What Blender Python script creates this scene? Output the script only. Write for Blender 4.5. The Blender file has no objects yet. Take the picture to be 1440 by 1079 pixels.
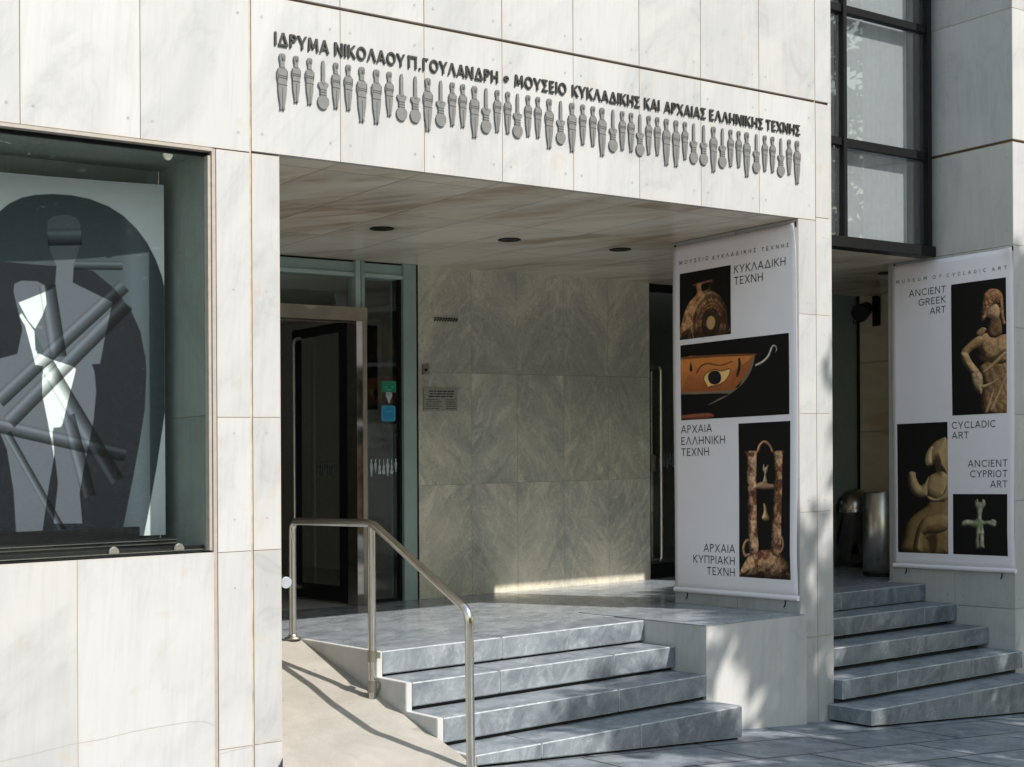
import bpy, bmesh, math, random
from mathutils import Vector, Matrix
from math import radians, sin, cos, pi
random.seed(7)
S = bpy.context.scene
COL = S.collection

# ---------------------------------------------------------------- camera
SH = 0.031                       # the court falls gently towards the building: z drops 3 cm per metre of depth
F, VX = 2037.0, 3450.0
th = math.atan2(VX - 720, F)
V = Vector((cos(th), sin(th), 0)); R = Vector((sin(th), -cos(th), 0)); U = Vector((0, 0, 1))
rc, rs = cos(-0.0052), sin(-0.0052)
cx_, cy_ = rc * R + rs * U, -rs * R + rc * U
cam = bpy.data.cameras.new('camera'); co = bpy.data.objects.new('camera', cam); COL.objects.link(co)
M = Matrix((cx_, cy_, -V)).transposed().to_4x4()
M.translation = Vector((0, -6.0, 1.6))
co.matrix_world = M
cam.sensor_width = 36; cam.lens = F / 1440 * 36
cam.shift_y = (607 - 539.5) / 1440
cam.clip_start = .05; cam.clip_end = 500
S.camera = co

# ---------------------------------------------------------------- light
SUN = Vector((-0.36, 1.0, -1.13))
w = bpy.data.worlds.new('World'); S.world = w; w.use_nodes = True
nt = w.node_tree; bg = nt.nodes['Background']
sky = nt.nodes.new('ShaderNodeTexSky'); sky.sky_type = 'NISHITA'; sky.sun_disc = False
el = math.asin(-SUN.z / SUN.length)
sky.dust_density = 1.2; sky.ozone_density = 1.0; sky.air_density = 2.2
sky.sun_elevation = el
sky.sun_rotation = math.atan2(-SUN.x, -SUN.y)
nt.links.new(sky.outputs[0], bg.inputs[0]); bg.inputs[1].default_value = 0.122
sl = bpy.data.lights.new('sun', 'SUN'); sl.energy = 3.3; sl.angle = radians(.55); sl.color = (1, .957, .905)
so = bpy.data.objects.new('sun', sl); COL.objects.link(so); so.location = (6, -12, 14)
so.rotation_euler = SUN.to_track_quat('-Z', 'Y').to_euler()
S.view_settings.view_transform = 'Standard'; S.view_settings.look = 'None'
S.view_settings.exposure = 0.95; S.view_settings.gamma = 1.0
S.cycles.max_bounces = 10; S.cycles.transparent_max_bounces = 16
S.cycles.use_denoising = True

# ---------------------------------------------------------------- materials
class N:
    """small node-tree writer"""
    def __init__(s, name):
        s.m = bpy.data.materials.new(name); s.m.use_nodes = True
        s.t = s.m.node_tree; s.b = s.t.nodes['Principled BSDF']; s.out = s.t.nodes['Material Output']
    def n(s, kind, **kw):
        x = s.t.nodes.new('ShaderNode' + kind)
        for k, v in kw.items(): setattr(x, k, v)
        return x
    def l(s, a, b): s.t.links.new(a, b)
    def set(s, node, i, v):
        if hasattr(v, 'links') or hasattr(v, 'is_linked'): s.l(v, node.inputs[i])
        else: node.inputs[i].default_value = v
    def pos(s, scale=(1, 1, 1), rot=(0, 0, 0), src=None):
        mp = s.n('Mapping')
        if src is None: src = s.n('NewGeometry').outputs['Position']
        s.l(src, mp.inputs[0]); mp.vector_type = 'TEXTURE'; mp.inputs['Scale'].default_value = tuple(1 / q for q in scale); mp.inputs['Rotation'].default_value = rot
        return mp.outputs[0]
    def noise(s, vec, scale=5, detail=4, rough=.55, dist=0):
        x = s.n('TexNoise'); s.l(vec, x.inputs['Vector'])
        x.inputs['Scale'].default_value = scale; x.inputs['Detail'].default_value = detail
        x.inputs['Roughness'].default_value = rough; x.inputs['Distortion'].default_value = dist
        return x.outputs[0]
    def ramp(s, fac, stops, interp='LINEAR'):
        x = s.n('ValToRGB'); s.l(fac, x.inputs[0]); cr = x.color_ramp; cr.interpolation = interp
        while len(cr.elements) < len(stops): cr.elements.new(.5)
        for e, (p, c) in zip(cr.elements, stops):
            e.position = p; e.color = (c, c, c, 1) if not hasattr(c, '__len__') else (*c, 1)
        return x.outputs[0]
    def mix(s, fac, a, b, mode='MIX'):
        x = s.n('Mix', data_type='RGBA', blend_type=mode)
        s.set(x, 0, fac)
        for i, v in ((6, a), (7, b)):
            if isinstance(v, tuple): v = (*v, 1) if len(v) == 3 else v
            s.set(x, i, v)
        return x.outputs[2]
    def math(s, op, a, b=0.0, c=None, clamp=False):
        x = s.n('Math', operation=op, use_clamp=clamp); s.set(x, 0, a); s.set(x, 1, b)
        if c is not None: s.set(x, 2, c)
        return x.outputs[0]
    def attr(s, name): return s.n('Attribute', attribute_name=name)
    def uv(s, name):
        u = s.n('UVMap', uv_map=name); x = s.n('SeparateXYZ'); s.l(u.outputs[0], x.inputs[0]); return x.outputs[0], x.outputs[1]
    def bump(s, h, strength=.2, dist=.01):
        x = s.n('Bump'); s.l(h, x.inputs['Height']); x.inputs['Strength'].default_value = strength; x.inputs['Distance'].default_value = dist
        s.l(x.outputs[0], s.b.inputs['Normal'])
    def col(s, v):
        if isinstance(v, tuple): s.b.inputs['Base Color'].default_value = (*v, 1)
        else: s.l(v, s.b.inputs['Base Color'])
    def rough(s, v): s.set(s.b, 'Roughness', v)

def plain(name, c, rough=.5, metal=0, var=.08, scale=30, spec=.5):
    k = N(name); no = k.noise(k.pos(), scale, 3)
    a = tuple(x * (1 - var) for x in c); b = tuple(min(1, x * (1 + var)) for x in c)
    k.col(k.ramp(no, [(.3, a), (.7, b)])); k.rough(rough); k.b.inputs['Metallic'].default_value = metal
    k.b.inputs['Specular IOR Level'].default_value = spec
    return k.m

def white_marble(name, base=(.45, .441, .428), stain=1.0, grain=(13, 13, .9), grey=1.0, rough=.5):
    """pale fine grained marble cladding: vertical grain, faint grey clouds, rusty edges along the joints"""
    k = N(name)
    pid = k.attr('pid').outputs['Fac']
    p0 = k.n('NewGeometry').outputs['Position']
    off = k.n('VectorMath', operation='ADD'); k.l(p0, off.inputs[0])
    cmb = k.n('CombineXYZ'); 
    for i in range(3): k.l(k.math('MULTIPLY', pid, 7.3 + 3 * i), cmb.inputs[i])
    k.l(cmb.outputs[0], off.inputs[1]); pv = off.outputs[0]
    g = k.noise(k.pos(grain, (0, .07, 0), pv), 3.2, 6, .6, .3)
    cl = k.noise(k.pos((1, 1, .55), (0, .5, .3), pv), 1.7, 6, .62, 1.3)
    vein = k.noise(k.pos((1.2, 1.2, .5), (.2, .45, .1), pv), 1.5, 7, .58, 2.2)
    vm = k.math('ABSOLUTE', k.math('SUBTRACT', vein, .5))
    vmask = k.ramp(vm, [(0, 1.0), (.012, .6), (.05, 0.0)])
    vmask = k.math('MULTIPLY', vmask, k.ramp(cl, [(.42, 0.0), (.7, 1.0)]))
    lo = tuple(x * .92 for x in base); hi = tuple(min(.86, x * 1.03) for x in base)
    c = k.ramp(g, [(.28, lo), (.5, base), (.75, hi)])
    c = k.mix(k.math('MULTIPLY', k.ramp(cl, [(.42, 0.0), (.75, 1.0)]), 0.62 * grey), c, tuple(x * .77 for x in (base[0] * .96, base[1] * .99, base[2] * 1.03)))
    c = k.mix(k.math('MULTIPLY', vmask, .40 * grey), c, (.27, .265, .26))
    tone = k.ramp(pid, [(0, (.90, .895, .885)), (.35, (1.03, 1.03, 1.03)), (.65, (.96, .962, .97)), (1, (.99, .98, .955))])
    c = k.mix(1.0, c, tone, 'MULTIPLY')
    # mineral spots
    sp = k.noise(pv, 9, 3, .5)
    c = k.mix(k.math('MULTIPLY', k.ramp(sp, [(.64, 0.0), (.75, 1.0)]), .34), c, (.42, .34, .235))
    # rust and dirt that has crept out of the joints
    ul, ur = k.uv('eu'); vb, vt = k.uv('ev')
    d = k.math('MINIMUM', k.math('MINIMUM', ul, ur), k.math('MINIMUM', vb, vt))
    wn = k.noise(k.pos((6, 6, 3), (0, 0, 0), pv), 1.4, 4, .6)
    wid = k.ramp(wn, [(.35, .003), (.75, .032)])
    e = k.math('DIVIDE', d, wid)
    em = k.ramp(e, [(0, 1.0), (.5, .35), (1, 0.0)])
    c = k.mix(k.math('MULTIPLY', em, .30 * stain), c, (.46, .37, .26))
    # grey drip streaks that run down
    st = k.noise(k.pos((26, 26, .55), (0, 0, 0), pv), 1.0, 3, .5)
    c = k.mix(k.math('MULTIPLY', k.ramp(st, [(.60, 0.0), (.78, 1.0)]), .13), c, (.50, .48, .44))
    k.col(c); k.rough(k.ramp(g, [(.3, rough + .08), (.7, rough - .08)])); k.b.inputs['Specular IOR Level'].default_value = .35
    k.bump(g, .06, .004)
    return k.m

def green_marble(name):
    """book matched grey green cipollino"""
    k = N(name)
    u, v = k.uv('bm'); cmb = k.n('CombineXYZ'); k.l(u, cmb.inputs[0]); k.l(v, cmb.inputs[1])
    pid = k.attr('pid').outputs['Fac']; k.l(k.math('MULTIPLY', pid, .6), cmb.inputs[2])
    vec = cmb.outputs[0]
    wob = k.noise(k.pos((1, 1, 1), (0, 0, 0), vec), 2.2, 4, .6)
    add = k.n('VectorMath', operation='ADD'); k.l(vec, add.inputs[0])
    c3 = k.n('CombineXYZ'); k.l(k.math('MULTIPLY', wob, .16), c3.inputs[0]); k.l(k.math('MULTIPLY', wob, .14), c3.inputs[1]); k.l(c3.outputs[0], add.inputs[1])
    wv = add.outputs[0]
    a = k.noise(k.pos((1.6, 7, 1), (0, 0, radians(-52)), wv), 2.6, 8, .68, .9)
    b = k.noise(k.pos((.9, 3.2, 1), (0, 0, radians(-50)), wv), 1.7, 6, .6, .5)
    f = k.noise(k.pos((5, 15, 1), (0, 0, radians(-54)), wv), 4.2, 6, .72, 1.2)
    big = k.noise(wv, 1.3, 4, .6)
    c = k.ramp(b, [(.25, (.24, .24, .215)), (.5, (.385, .375, .325)), (.75, (.52, .495, .425))])
    c = k.mix(k.ramp(big, [(.4, 0.0), (.65, .75)]), c, k.ramp(a, [(.3, (.20, .21, .21)), (.7, (.38, .385, .37))]))
    c = k.mix(k.ramp(a, [(.50, 0.0), (.66, .42)]), c, (.60, .575, .51))
    c = k.mix(k.ramp(f, [(.55, 0.0), (.70, .34)]), c, (.66, .635, .56))
    c = k.mix(k.ramp(f, [(.32, .42), (.46, 0.0)]), c, (.14, .145, .14))
    iso = k.noise(wv, 26, 5, .75, 1.5); c = k.mix(k.ramp(iso, [(.54, 0.0), (.68, .45)]), c, (.64, .62, .55)); c = k.mix(k.ramp(iso, [(.32, .5), (.45, 0.0)]), c, (.13, .135, .125))
    zone = k.noise(k.pos((.7, 1.6, 1), (0, 0, radians(-50)), vec), 1.1, 3, .5); c = k.mix(k.ramp(zone, [(.35, .55), (.55, 0.0)]), c, (.19, .20, .21)); c = k.mix(k.ramp(zone, [(.50, 0.0), (.7, .5)]), c, (.62, .585, .51))
    vn = k.math('ABSOLUTE', k.math('SUBTRACT', k.noise(k.pos((2.2, .35, 1), (0, 0, radians(-12)), wv), 1.6, 5, .5, 1.0), .5))
    c = k.mix(k.ramp(vn, [(0, .25), (.010, 0.0)]), c, (.66, .63, .56))
    c = k.mix(1.0, c, k.ramp(pid, [(0, (1.40, 1.35, 1.24)), (.5, (1.46, 1.38, 1.23)), (1, (1.50, 1.39, 1.20))]), 'MULTIPLY')
    ul, ur = k.uv('eu'); vb, vt = k.uv('ev')
    d = k.math('MINIMUM', k.math('MINIMUM', ul, ur), k.math('MINIMUM', vb, vt))
    c = k.mix(k.ramp(d, [(0, .12), (.005, 0.0)]), c, (.16, .15, .13))
    k.col(c); k.rough(.3); k.b.inputs['Specular IOR Level'].default_value = .4
    return k.m

def blue_stone(name, rough=.4, dark=1.0, slabs=None):
    """blue grey marble of treads, landing and pavement"""
    k = N(name); pv = k.n('NewGeometry').outputs['Position']
    a = k.noise(k.pos((1, 1, .6), (0, .5, .35), pv), 8, 9, .76, .6); b = k.noise(k.pos((1, 2.2, 1), (0, 0, .5), pv), 2.2, 5, .6, .6)
    f = k.noise(pv, 60, 3, .6)
    lo, mi, hi = [tuple(x * dark for x in q) for q in ((.060, .074, .087), (.165, .185, .203), (.42, .435, .445))]
    c = k.ramp(a, [(.28, lo), (.5, mi), (.76, hi)])
    c = k.mix(k.ramp(b, [(.45, 0.0), (.62, .55)]), c, tuple(x * dark for x in (.24, .262, .28)))
    c = k.mix(k.ramp(f, [(.45, 0.0), (.75, .35)]), c, tuple(x * dark for x in (.12, .135, .15)))
    vn = k.math('ABSOLUTE', k.math('SUBTRACT', k.noise(k.pos((1, 1.6, 1), (.3, 0, .9), pv), 2.6, 6, .6, 1.5), .5))
    c = k.mix(k.math('MULTIPLY', k.ramp(vn, [(0, .6), (.006, 0.0)]), k.ramp(b, [(.56, 0.0), (.64, 1.0)])), c, (.55, .56, .56))
    if slabs:
        pid = k.attr('pid').outputs['Fac']
        c = k.mix(1.0, c, k.ramp(pid, [(0, (.78, .8, .82)), (1, (1.1, 1.08, 1.06))]), 'MULTIPLY')
        ul, ur = k.uv('eu'); vb, vt = k.uv('ev')
        d = k.math('MINIMUM', k.math('MINIMUM', ul, ur), k.math('MINIMUM', vb, vt))
        c = k.mix(k.ramp(d, [(0, .6), (.02, 0.0)]), c, (.10, .10, .095))
        dirt = k.noise(pv, 1.1, 5, .65)
        c = k.mix(k.ramp(dirt, [(.5, 0.0), (.75, .4)]), c, (.20, .20, .19))
    k.col(c)
    k.rough(k.ramp(a, [(.3, rough + .06), (.7, max(.05, rough - .06))]))
    k.bump(k.noise(pv, 45, 4, .6), .12 if rough > .3 else .02, .004)
    return k.m

def warm_marble(name, base=(.46, .42, .35), ang=.6, amt=1.0, rough=.3):
    """ceiling and side wall marble with brown diagonal bands"""
    k = N(name); pv = k.n('NewGeometry').outputs['Position']
    pid = k.attr('pid').outputs['Fac']
    off = k.n('VectorMath', operation='ADD'); k.l(pv, off.inputs[0]); cmb = k.n('CombineXYZ')
    k.l(k.math('MULTIPLY', pid, .35), cmb.inputs[1]); k.l(cmb.outputs[0], off.inputs[1]); pv2 = off.outputs[0]
    a = k.noise(k.pos((5.0, .9, 4), (0, 0, ang), pv2), 1.6, 7, .62, .7)
    b = k.noise(k.pos((1.6, .5, 1.2), (0, 0, ang), pv2), 1.3, 5, .6, .5)
    c = k.ramp(a, [(.28, tuple(x * .78 for x in base)), (.5, base), (.75, tuple(min(.8, x * 1.14) for x in base))])
    br = k.math('MULTIPLY', k.ramp(b, [(.42, 0.0), (.60, 1.0)]), k.ramp(a, [(.36, .1), (.58, 1.0)]))
    c = k.mix(k.math('MULTIPLY', br, .75 * amt), c, (.37, .235, .11))
    c = k.mix(1.0, c, k.ramp(pid, [(0, (.9, .9, .9)), (1, (1.03, 1.02, 1.0))]), 'MULTIPLY')
    ul, ur = k.uv('eu'); vb, vt = k.uv('ev')
    d = k.math('MINIMUM', k.math('MINIMUM', ul, ur), k.math('MINIMUM', vb, vt))
    c = k.mix(k.ramp(d, [(0, .6), (.008, 0.0)]), c, (.16, .13, .10))
    k.col(c); k.rough(rough)
    return k.m

def glass(name, tint=(.9, .95, .93), refl=(.9, .9, .9), fres=1.5, base=0.0, dirt=0.0, dirtc=(.6, .62, .6)):
    k = N(name); k.t.nodes.remove(k.b)
    tr = k.n('BsdfTransparent'); tr.inputs[0].default_value = (*tint, 1)
    gl = k.n('BsdfGlossy'); gl.inputs[0].default_value = (*refl, 1); gl.inputs['Roughness'].default_value = .0
    lw = k.n('LayerWeight'); lw.inputs[0].default_value = .5; f0 = ((fres - 1) / (fres + 1)) ** 2 + base
    fac = k.math('MULTIPLY_ADD', k.math('POWER', lw.outputs['Facing'], 5.0), 1 - f0, f0, True)
    mx = k.n('MixShader'); k.l(fac, mx.inputs[0]); k.l(tr.outputs[0], mx.inputs[1]); k.l(gl.outputs[0], mx.inputs[2])
    o = mx.outputs[0]
    if dirt:
        df = k.n('BsdfDiffuse'); df.inputs[0].default_value = (*dirtc, 1)
        st = k.noise(k.pos((22, 22, .8)), 1.6, 5, .65); sm = k.noise(k.pos(), 14, 4, .7)
        dm = k.math('MULTIPLY', k.ramp(k.mix(.4, st, sm), [(.3, .25), (.75, 1.0)]), dirt)
        m2 = k.n('MixShader'); k.l(dm, m2.inputs[0]); k.l(o, m2.inputs[1]); k.l(df.outputs[0], m2.inputs[2]); o = m2.outputs[0]
    k.l(o, k.out.inputs[0])
    return k.m

def steel(name, c=(.62, .58, .52), rough=.22, brushed=0.0):
    k = N(name); pv = k.pos((1, 1, 60) if brushed else (1, 1, 1))
    n1 = k.noise(pv, 12, 4, .6)
    k.col(k.ramp(n1, [(.3, tuple(x * .8 for x in c)), (.7, c)])); k.b.inputs['Metallic'].default_value = 1
    k.rough(k.ramp(k.noise(k.pos(), 9, 5, .6), [(.3, max(.04, rough - .03)), (.75, rough + .04)]))
    return k.m

def speckled(name, c1, c2, scale=22, rough=.6, c3=None):
    k = N(name); pv = k.n('NewGeometry').outputs['Position']
    a = k.noise(pv, scale, 5, .7, .8); b = k.noise(pv, scale * .3, 3, .5)
    c = k.ramp(a, [(.38, c1), (.62, c2)])
    if c3: c = k.mix(k.ramp(b, [(.4, 0.0), (.65, .8)]), c, c3)
    k.col(c); k.rough(rough); k.b.inputs['Specular IOR Level'].default_value = .25
    return k.m

def concrete(name):
    k = N(name); pv = k.n('NewGeometry').outputs['Position']
    a = k.noise(pv, 3.0, 6, .65, .6); f = k.noise(pv, 160, 2, .6); s = k.noise(k.pos((2.5, .5, 1), (0, 0, .2)), 2.2, 5, .65)
    c = k.ramp(a, [(.3, (.26, .238, .203)), (.7, (.35, .323, .279))])
    c = k.mix(k.ramp(s, [(.52, 0.0), (.72, .45)]), c, (.24, .225, .20)); c = k.mix(k.ramp(f, [(.55, 0.0), (.72, .4)]), c, (.20, .19, .17)); c = k.mix(k.ramp(f, [(.26, .35), (.40, 0.0)]), c, (.50, .47, .42))
    sp = k.noise(pv, 11, 3, .5); c = k.mix(k.ramp(sp, [(.68, 0.0), (.74, .5)]), c, (.17, .16, .145))
    k.col(c); k.rough(.88); k.bump(f, .35, .003)
    return k.m

MT = {}
MT['white'] = white_marble('white_cladding_marble')
MT['white_shade'] = white_marble('shaded_wall_marble', base=(.49, .478, .46), stain=.6, grey=1.0)  # same marble as white, base colour lightened for walls in shade
MT['case'] = white_marble('grey_case_marble', base=(.34, .37, .335), stain=.5, grey=1.6)
MT['joint'] = plain('joint_mortar', (.44, .385, .31), .9, var=.3, scale=14)
MT['groove'] = plain('rusty_groove', (.16, .095, .045), .9, var=.45, scale=9)
MT['rustjoint'] = plain('rust_joint', (.42, .345, .255), .9, var=.3, scale=9)
MT['crack'] = plain('marble_crack', (.34, .31, .27), .9)
MT['strip'] = plain('window_edge_metal', (.34, .295, .25), .5)
MT['bolt'] = plain('fixing_bolt', (.33, .32, .30), .6)
MT['green'] = green_marble('cipollino_marble')
MT['step'] = blue_stone('step_stone', .42)
MT['landing'] = blue_stone('polished_landing_stone', .2, 1.4)
MT['pave'] = blue_stone('pavement_stone', .5, .95, slabs=True)
MT['nosing'] = plain('pale_step_edge', (.40, .42, .43), .5, var=.25, scale=25)  # paler stone for the bevelled edges of the steps
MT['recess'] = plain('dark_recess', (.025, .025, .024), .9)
MT['soffit'] = warm_marble('ceiling_marble', (.88, .79, .645), .55, 1.0, .28)
MT['beige'] = warm_marble('beige_wall_marble', (.66, .55, .40), .15, .8, .35)
MT['steel'] = steel('stainless_steel', (.66, .62, .55), .2)
MT['bin'] = steel('brushed_bin_steel', (.76, .71, .63), .3)
MT['bindark'] = steel('dark_bin_steel', (.42, .39, .34), .2)
MT['portal'] = steel('worn_portal_metal', (.52, .44, .36), .34)
MT['mirror'] = steel('mirror_metal', (.62, .55, .50), .06)
MT['black'] = plain('black_frame', (.006, .006, .0065), .45, var=.2, spec=.25)
MT['greenframe'] = plain('grey_green_frame', (.30, .385, .345), .42, var=.08, scale=8)
MT['paleframe'] = plain('pale_green_frame', (.42, .52, .475), .4, var=.08, scale=8)
MT['glass'] = glass('door_glass', (.84, .89, .86), (.9, .95, .92), 1.6, .01)
MT['wglass'] = glass('display_glass', (.88, .92, .90), (.95, 1, .97), 1.42, .0, .004)
MT['cglass'] = glass('curtain_glass', (.74, .775, .78), (.85, .88, .9), 1.6, .06, .10, (.52, .55, .55))
MT['blind'] = plain('pale_blind', (.40, .405, .405), .8, var=.05, scale=20)
MT['dark_room'] = plain('interior_paint', (.72, .70, .64), .8)
MT['dark_floor'] = plain('interior_floor', (.42, .41, .38), .3)
MT['banner'] = plain('banner_vinyl', (.86, .80, .82), .62, var=.015, scale=6)
MT['ink'] = plain('black_ink', (.02, .02, .022), .6)
MT['photo_black'] = plain('photo_black', (.006, .0055, .005), .6, var=.4, scale=5, spec=.15)
MT['letter'] = plain('letter_bronze', (.028, .026, .022), .5, var=.2)
MT['relief'] = plain('relief_lead', (.15, .147, .138), .62, var=.09, scale=50)
MT['incise'] = plain('relief_line', (.06, .058, .05), .8)
MT['concrete'] = concrete('ramp_concrete')
MT['clamp'] = steel('dull_clamp_metal', (.36, .33, .28), .45)

# ---------------------------------------------------------------- mesh helpers
def newbm():
    bm = bmesh.new(); bm.loops.layers.uv.new('eu'); bm.loops.layers.uv.new('ev'); bm.loops.layers.uv.new('bm')
    bm.faces.layers.float.new('pid')
    return bm

def quad(bm, pts, mi=0, pid=None, edges=False, flip=False, bm0=(0, 0)):
    vs = [bm.verts.new(p) for p in pts]; f = bm.faces.new(vs); f.material_index = mi
    eu, ev, bl = bm.loops.layers.uv['eu'], bm.loops.layers.uv['ev'], bm.loops.layers.uv['bm']
    f[bm.faces.layers.float['pid']] = random.random() if pid is None else pid
    if edges:     # pts: bl, br, tr, tl
        W_ = (Vector(pts[1]) - Vector(pts[0])).length; H_ = (Vector(pts[3]) - Vector(pts[0])).length
        for l, (a, b) in zip(f.loops, ((0, 0), (W_, 0), (W_, H_), (0, H_))):
            l[eu].uv = (a, W_ - a); l[ev].uv = (b, H_ - b)
            l[bl].uv = ((W_ - a if flip else a) + bm0[0], b + bm0[1])
    else:
        for l in f.loops: l[eu].uv = (1, 1); l[ev].uv = (1, 1)
    return f

def box(bm, x0, x1, y0, y1, z0, z1, mi=0, pid=None):
    p = random.random() if pid is None else pid
    c = [(x0, y0, z0), (x1, y0, z0), (x1, y1, z0), (x0, y1, z0), (x0, y0, z1), (x1, y0, z1), (x1, y1, z1), (x0, y1, z1)]
    for q in ((0, 1, 5, 4), (1, 2, 6, 5), (2, 3, 7, 6), (3, 0, 4, 7), (4, 5, 6, 7), (3, 2, 1, 0)):
        quad(bm, [c[i] for i in q], mi, p)

def panel(bm, O, A, B, Nn, w_, h_, t=.03, mi=0, pid=None, flip=False, bm0=(0, 0)):
    """one cladding slab: front face at O spanned by A*w and B*h, body t deep behind it (Nn points out)"""
    O, A, B, Nn = map(Vector, (O, A, B, Nn)); p = random.random() if pid is None else pid
    f = [O, O + A * w_, O + A * w_ + B * h_, O + B * h_]; b = [q - Nn * t for q in f]
    quad(bm, f, mi, p, True, flip, bm0)
    for i in range(4):
        j = (i + 1) % 4; quad(bm, [b[i], b[j], f[j], f[i]], mi, p)

def bolts(bm, O, A, B, Nn, pts, mi, r=.0065):
    O, A, B, Nn = map(Vector, (O, A, B, Nn))
    for a, b in pts:
        c = O + A * a + B * b + Nn * .0015
        vs = [c + A * (r * cos(k * pi / 4)) + B * (r * sin(k * pi / 4)) for k in range(8)]
        f = bm.faces.new([bm.verts.new(v) for v in vs]); f.material_index = mi

def prism(bm, pts, ax, a0, a1, mi=0):
    """extrude a 2-d outline: ax 0 -> pts are (y,z), 1 -> (x,z), 2 -> (x,y)"""
    def P3(p, a): return (a, p[0], p[1]) if ax == 0 else ((p[0], a, p[1]) if ax == 1 else (p[0], p[1], a))
    A = [bm.verts.new(P3(p, a0)) for p in pts]; B = [bm.verts.new(P3(p, a1)) for p in pts]
    fs = [bm.faces.new(A), bm.faces.new(B[::-1])]
    for i in range(len(pts)):
        j = (i + 1) % len(pts); fs.append(bm.faces.new((A[j], A[i], B[i], B[j])))
    p = random.random(); eu, ev = bm.loops.layers.uv['eu'], bm.loops.layers.uv['ev']
    for f in fs:
        f.material_index = mi; f[bm.faces.layers.float['pid']] = p
        for l in f.loops: l[eu].uv = (1, 1); l[ev].uv = (1, 1)
    return fs

def tube(bm, pts, r, seg=14, mi=0, cap=True, radii=None):
    pts = [Vector(p) for p in pts]; rings = []; up = None
    for i, p in enumerate(pts):
        d = ((pts[i + 1] - p).normalized() if i < len(pts) - 1 else Vector()) + ((p - pts[i - 1]).normalized() if i else Vector())
        d.normalize()
        if up is None: up = d.orthogonal().normalized()
        up = (up - d * up.dot(d)).normalized(); s = d.cross(up)
        rr = radii[i] if radii else r
        if 0 < i < len(pts) - 1:
            c = (pts[i + 1] - p).normalized().dot((p - pts[i - 1]).normalized()); c = max(.3, math.sqrt((1 + c) / 2))
        rings.append([bm.verts.new(p + (up * cos(2 * pi * k / seg) + s * sin(2 * pi * k / seg)) * rr) for k in range(seg)])
    for a, b in zip(rings, rings[1:]):
        for k in range(seg):
            f = bm.faces.new((a[k], a[(k + 1) % seg], b[(k + 1) % seg], b[k])); f.material_index = mi; f.smooth = True
    if cap:
        for rg in (rings[0][::-1], rings[-1]):
            f = bm.faces.new([bm.verts.new(v.co) for v in rg]); f.material_index = mi

def fillet(pts, r, n=6):
    """round the corners of a polyline"""
    pts = [Vector(p) for p in pts]; out = [pts[0]]
    for a, b, c in zip(pts, pts[1:], pts[2:]):
        u = (a - b).normalized(); v = (c - b).normalized(); p, q = b + u * r, b + v * r
        for i in range(n + 1):
            t = i / n; out.append(p * (1 - t) ** 2 + b * 2 * t * (1 - t) + q * t * t)
    return out + [pts[-1]]

def lathe(bm, prof, c, seg=28, mi=0):
    rings = []
    for r, z in prof:
        rings.append([bm.verts.new((c[0] + r * cos(2 * pi * k / seg), c[1] + r * sin(2 * pi * k / seg), c[2] + z)) for k in range(seg)] if r > 1e-5 else [bm.verts.new((c[0], c[1], c[2] + z))])
    for a, b in zip(rings, rings[1:]):
        for k in range(seg):
            j = (k + 1) % seg
            q = [a[k % len(a)], a[j % len(a)], b[j % len(b)], b[k % len(b)]]; q2 = []
            for v in q:
                if v not in q2: q2.append(v)
            if len(q2) > 2:
                f = bm.faces.new(q2); f.smooth = True; f.material_index = mi

def smooth(pts, n=4):
    out = []; L = len(pts)
    for i in range(L):
        p0, p1, p2, p3 = pts[i - 1], pts[i], pts[(i + 1) % L], pts[(i + 2) % L]
        for k in range(n):
            t = k / n
            out.append(tuple(.5 * (2 * p1[d] + (p2[d] - p0[d]) * t + (2 * p0[d] - 5 * p1[d] + 4 * p2[d] - p3[d]) * t * t + (3 * p1[d] - p0[d] - 3 * p2[d] + p3[d]) * t ** 3) for d in (0, 1)))
    return out

ORG = {}
def obj(name, bm, mats, parent=None, bevel=0, bmat=-1, raw=False, recalc=True, label=None):
    """link a bmesh (given in site coordinates) as one mesh object"""
    if recalc: bmesh.ops.recalc_face_normals(bm, faces=bm.faces)
    if bevel:
        bmesh.ops.remove_doubles(bm, verts=bm.verts, dist=1e-5)
        es = [e for e in bm.edges if len(e.link_faces) == 2 and e.calc_face_angle(0) > .5]
        bmesh.ops.bevel(bm, geom=es, offset=bevel, segments=2, affect='EDGES', clamp_overlap=True, material=bmat)
    root = parent
    while root is not None and root.parent is not None: root = root.parent
    lo = Vector((min(v.co.x for v in bm.verts) / 2 + max(v.co.x for v in bm.verts) / 2, min(v.co.y for v in bm.verts), min(v.co.z for v in bm.verts)))
    lo.z -= SH * lo.y
    o0 = ORG[root.name] if root is not None else lo
    for v in bm.verts:
        if not raw: v.co.z -= SH * v.co.y
        v.co -= o0
    me = bpy.data.meshes.new(name); bm.to_mesh(me); bm.free()
    for m in (mats if isinstance(mats, (list, tuple)) else [mats]): me.materials.append(m)
    o = bpy.data.objects.new(name, me); COL.objects.link(o)
    if parent is None: o.location = o0; ORG[o.name] = o0
    else: o.parent = parent
    if label: o['label'] = label
    return o

def thing(name, label, cat, loc, group=None):
    o = bpy.data.objects.new(name, None); COL.objects.link(o)
    p = Vector(loc); p.z -= SH * p.y
    o.location = p; ORG[o.name] = p.copy(); o['label'] = label; o['category'] = cat; o.empty_display_size = .2
    if group: o['group'] = group
    return o

def tag(o, label=None, cat=None, group=None, kind=None):
    if label: o['label'] = label
    if cat: o['category'] = cat
    if group: o['group'] = group
    if kind: o['kind'] = kind
    return o


X_, Y_, Z_ = Vector((1, 0, 0)), Vector((0, 1, 0)), Vector((0, 0, 1))
ZL = .483                        # landing level
def pav(x): return -.067 * (x - 4)

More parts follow.
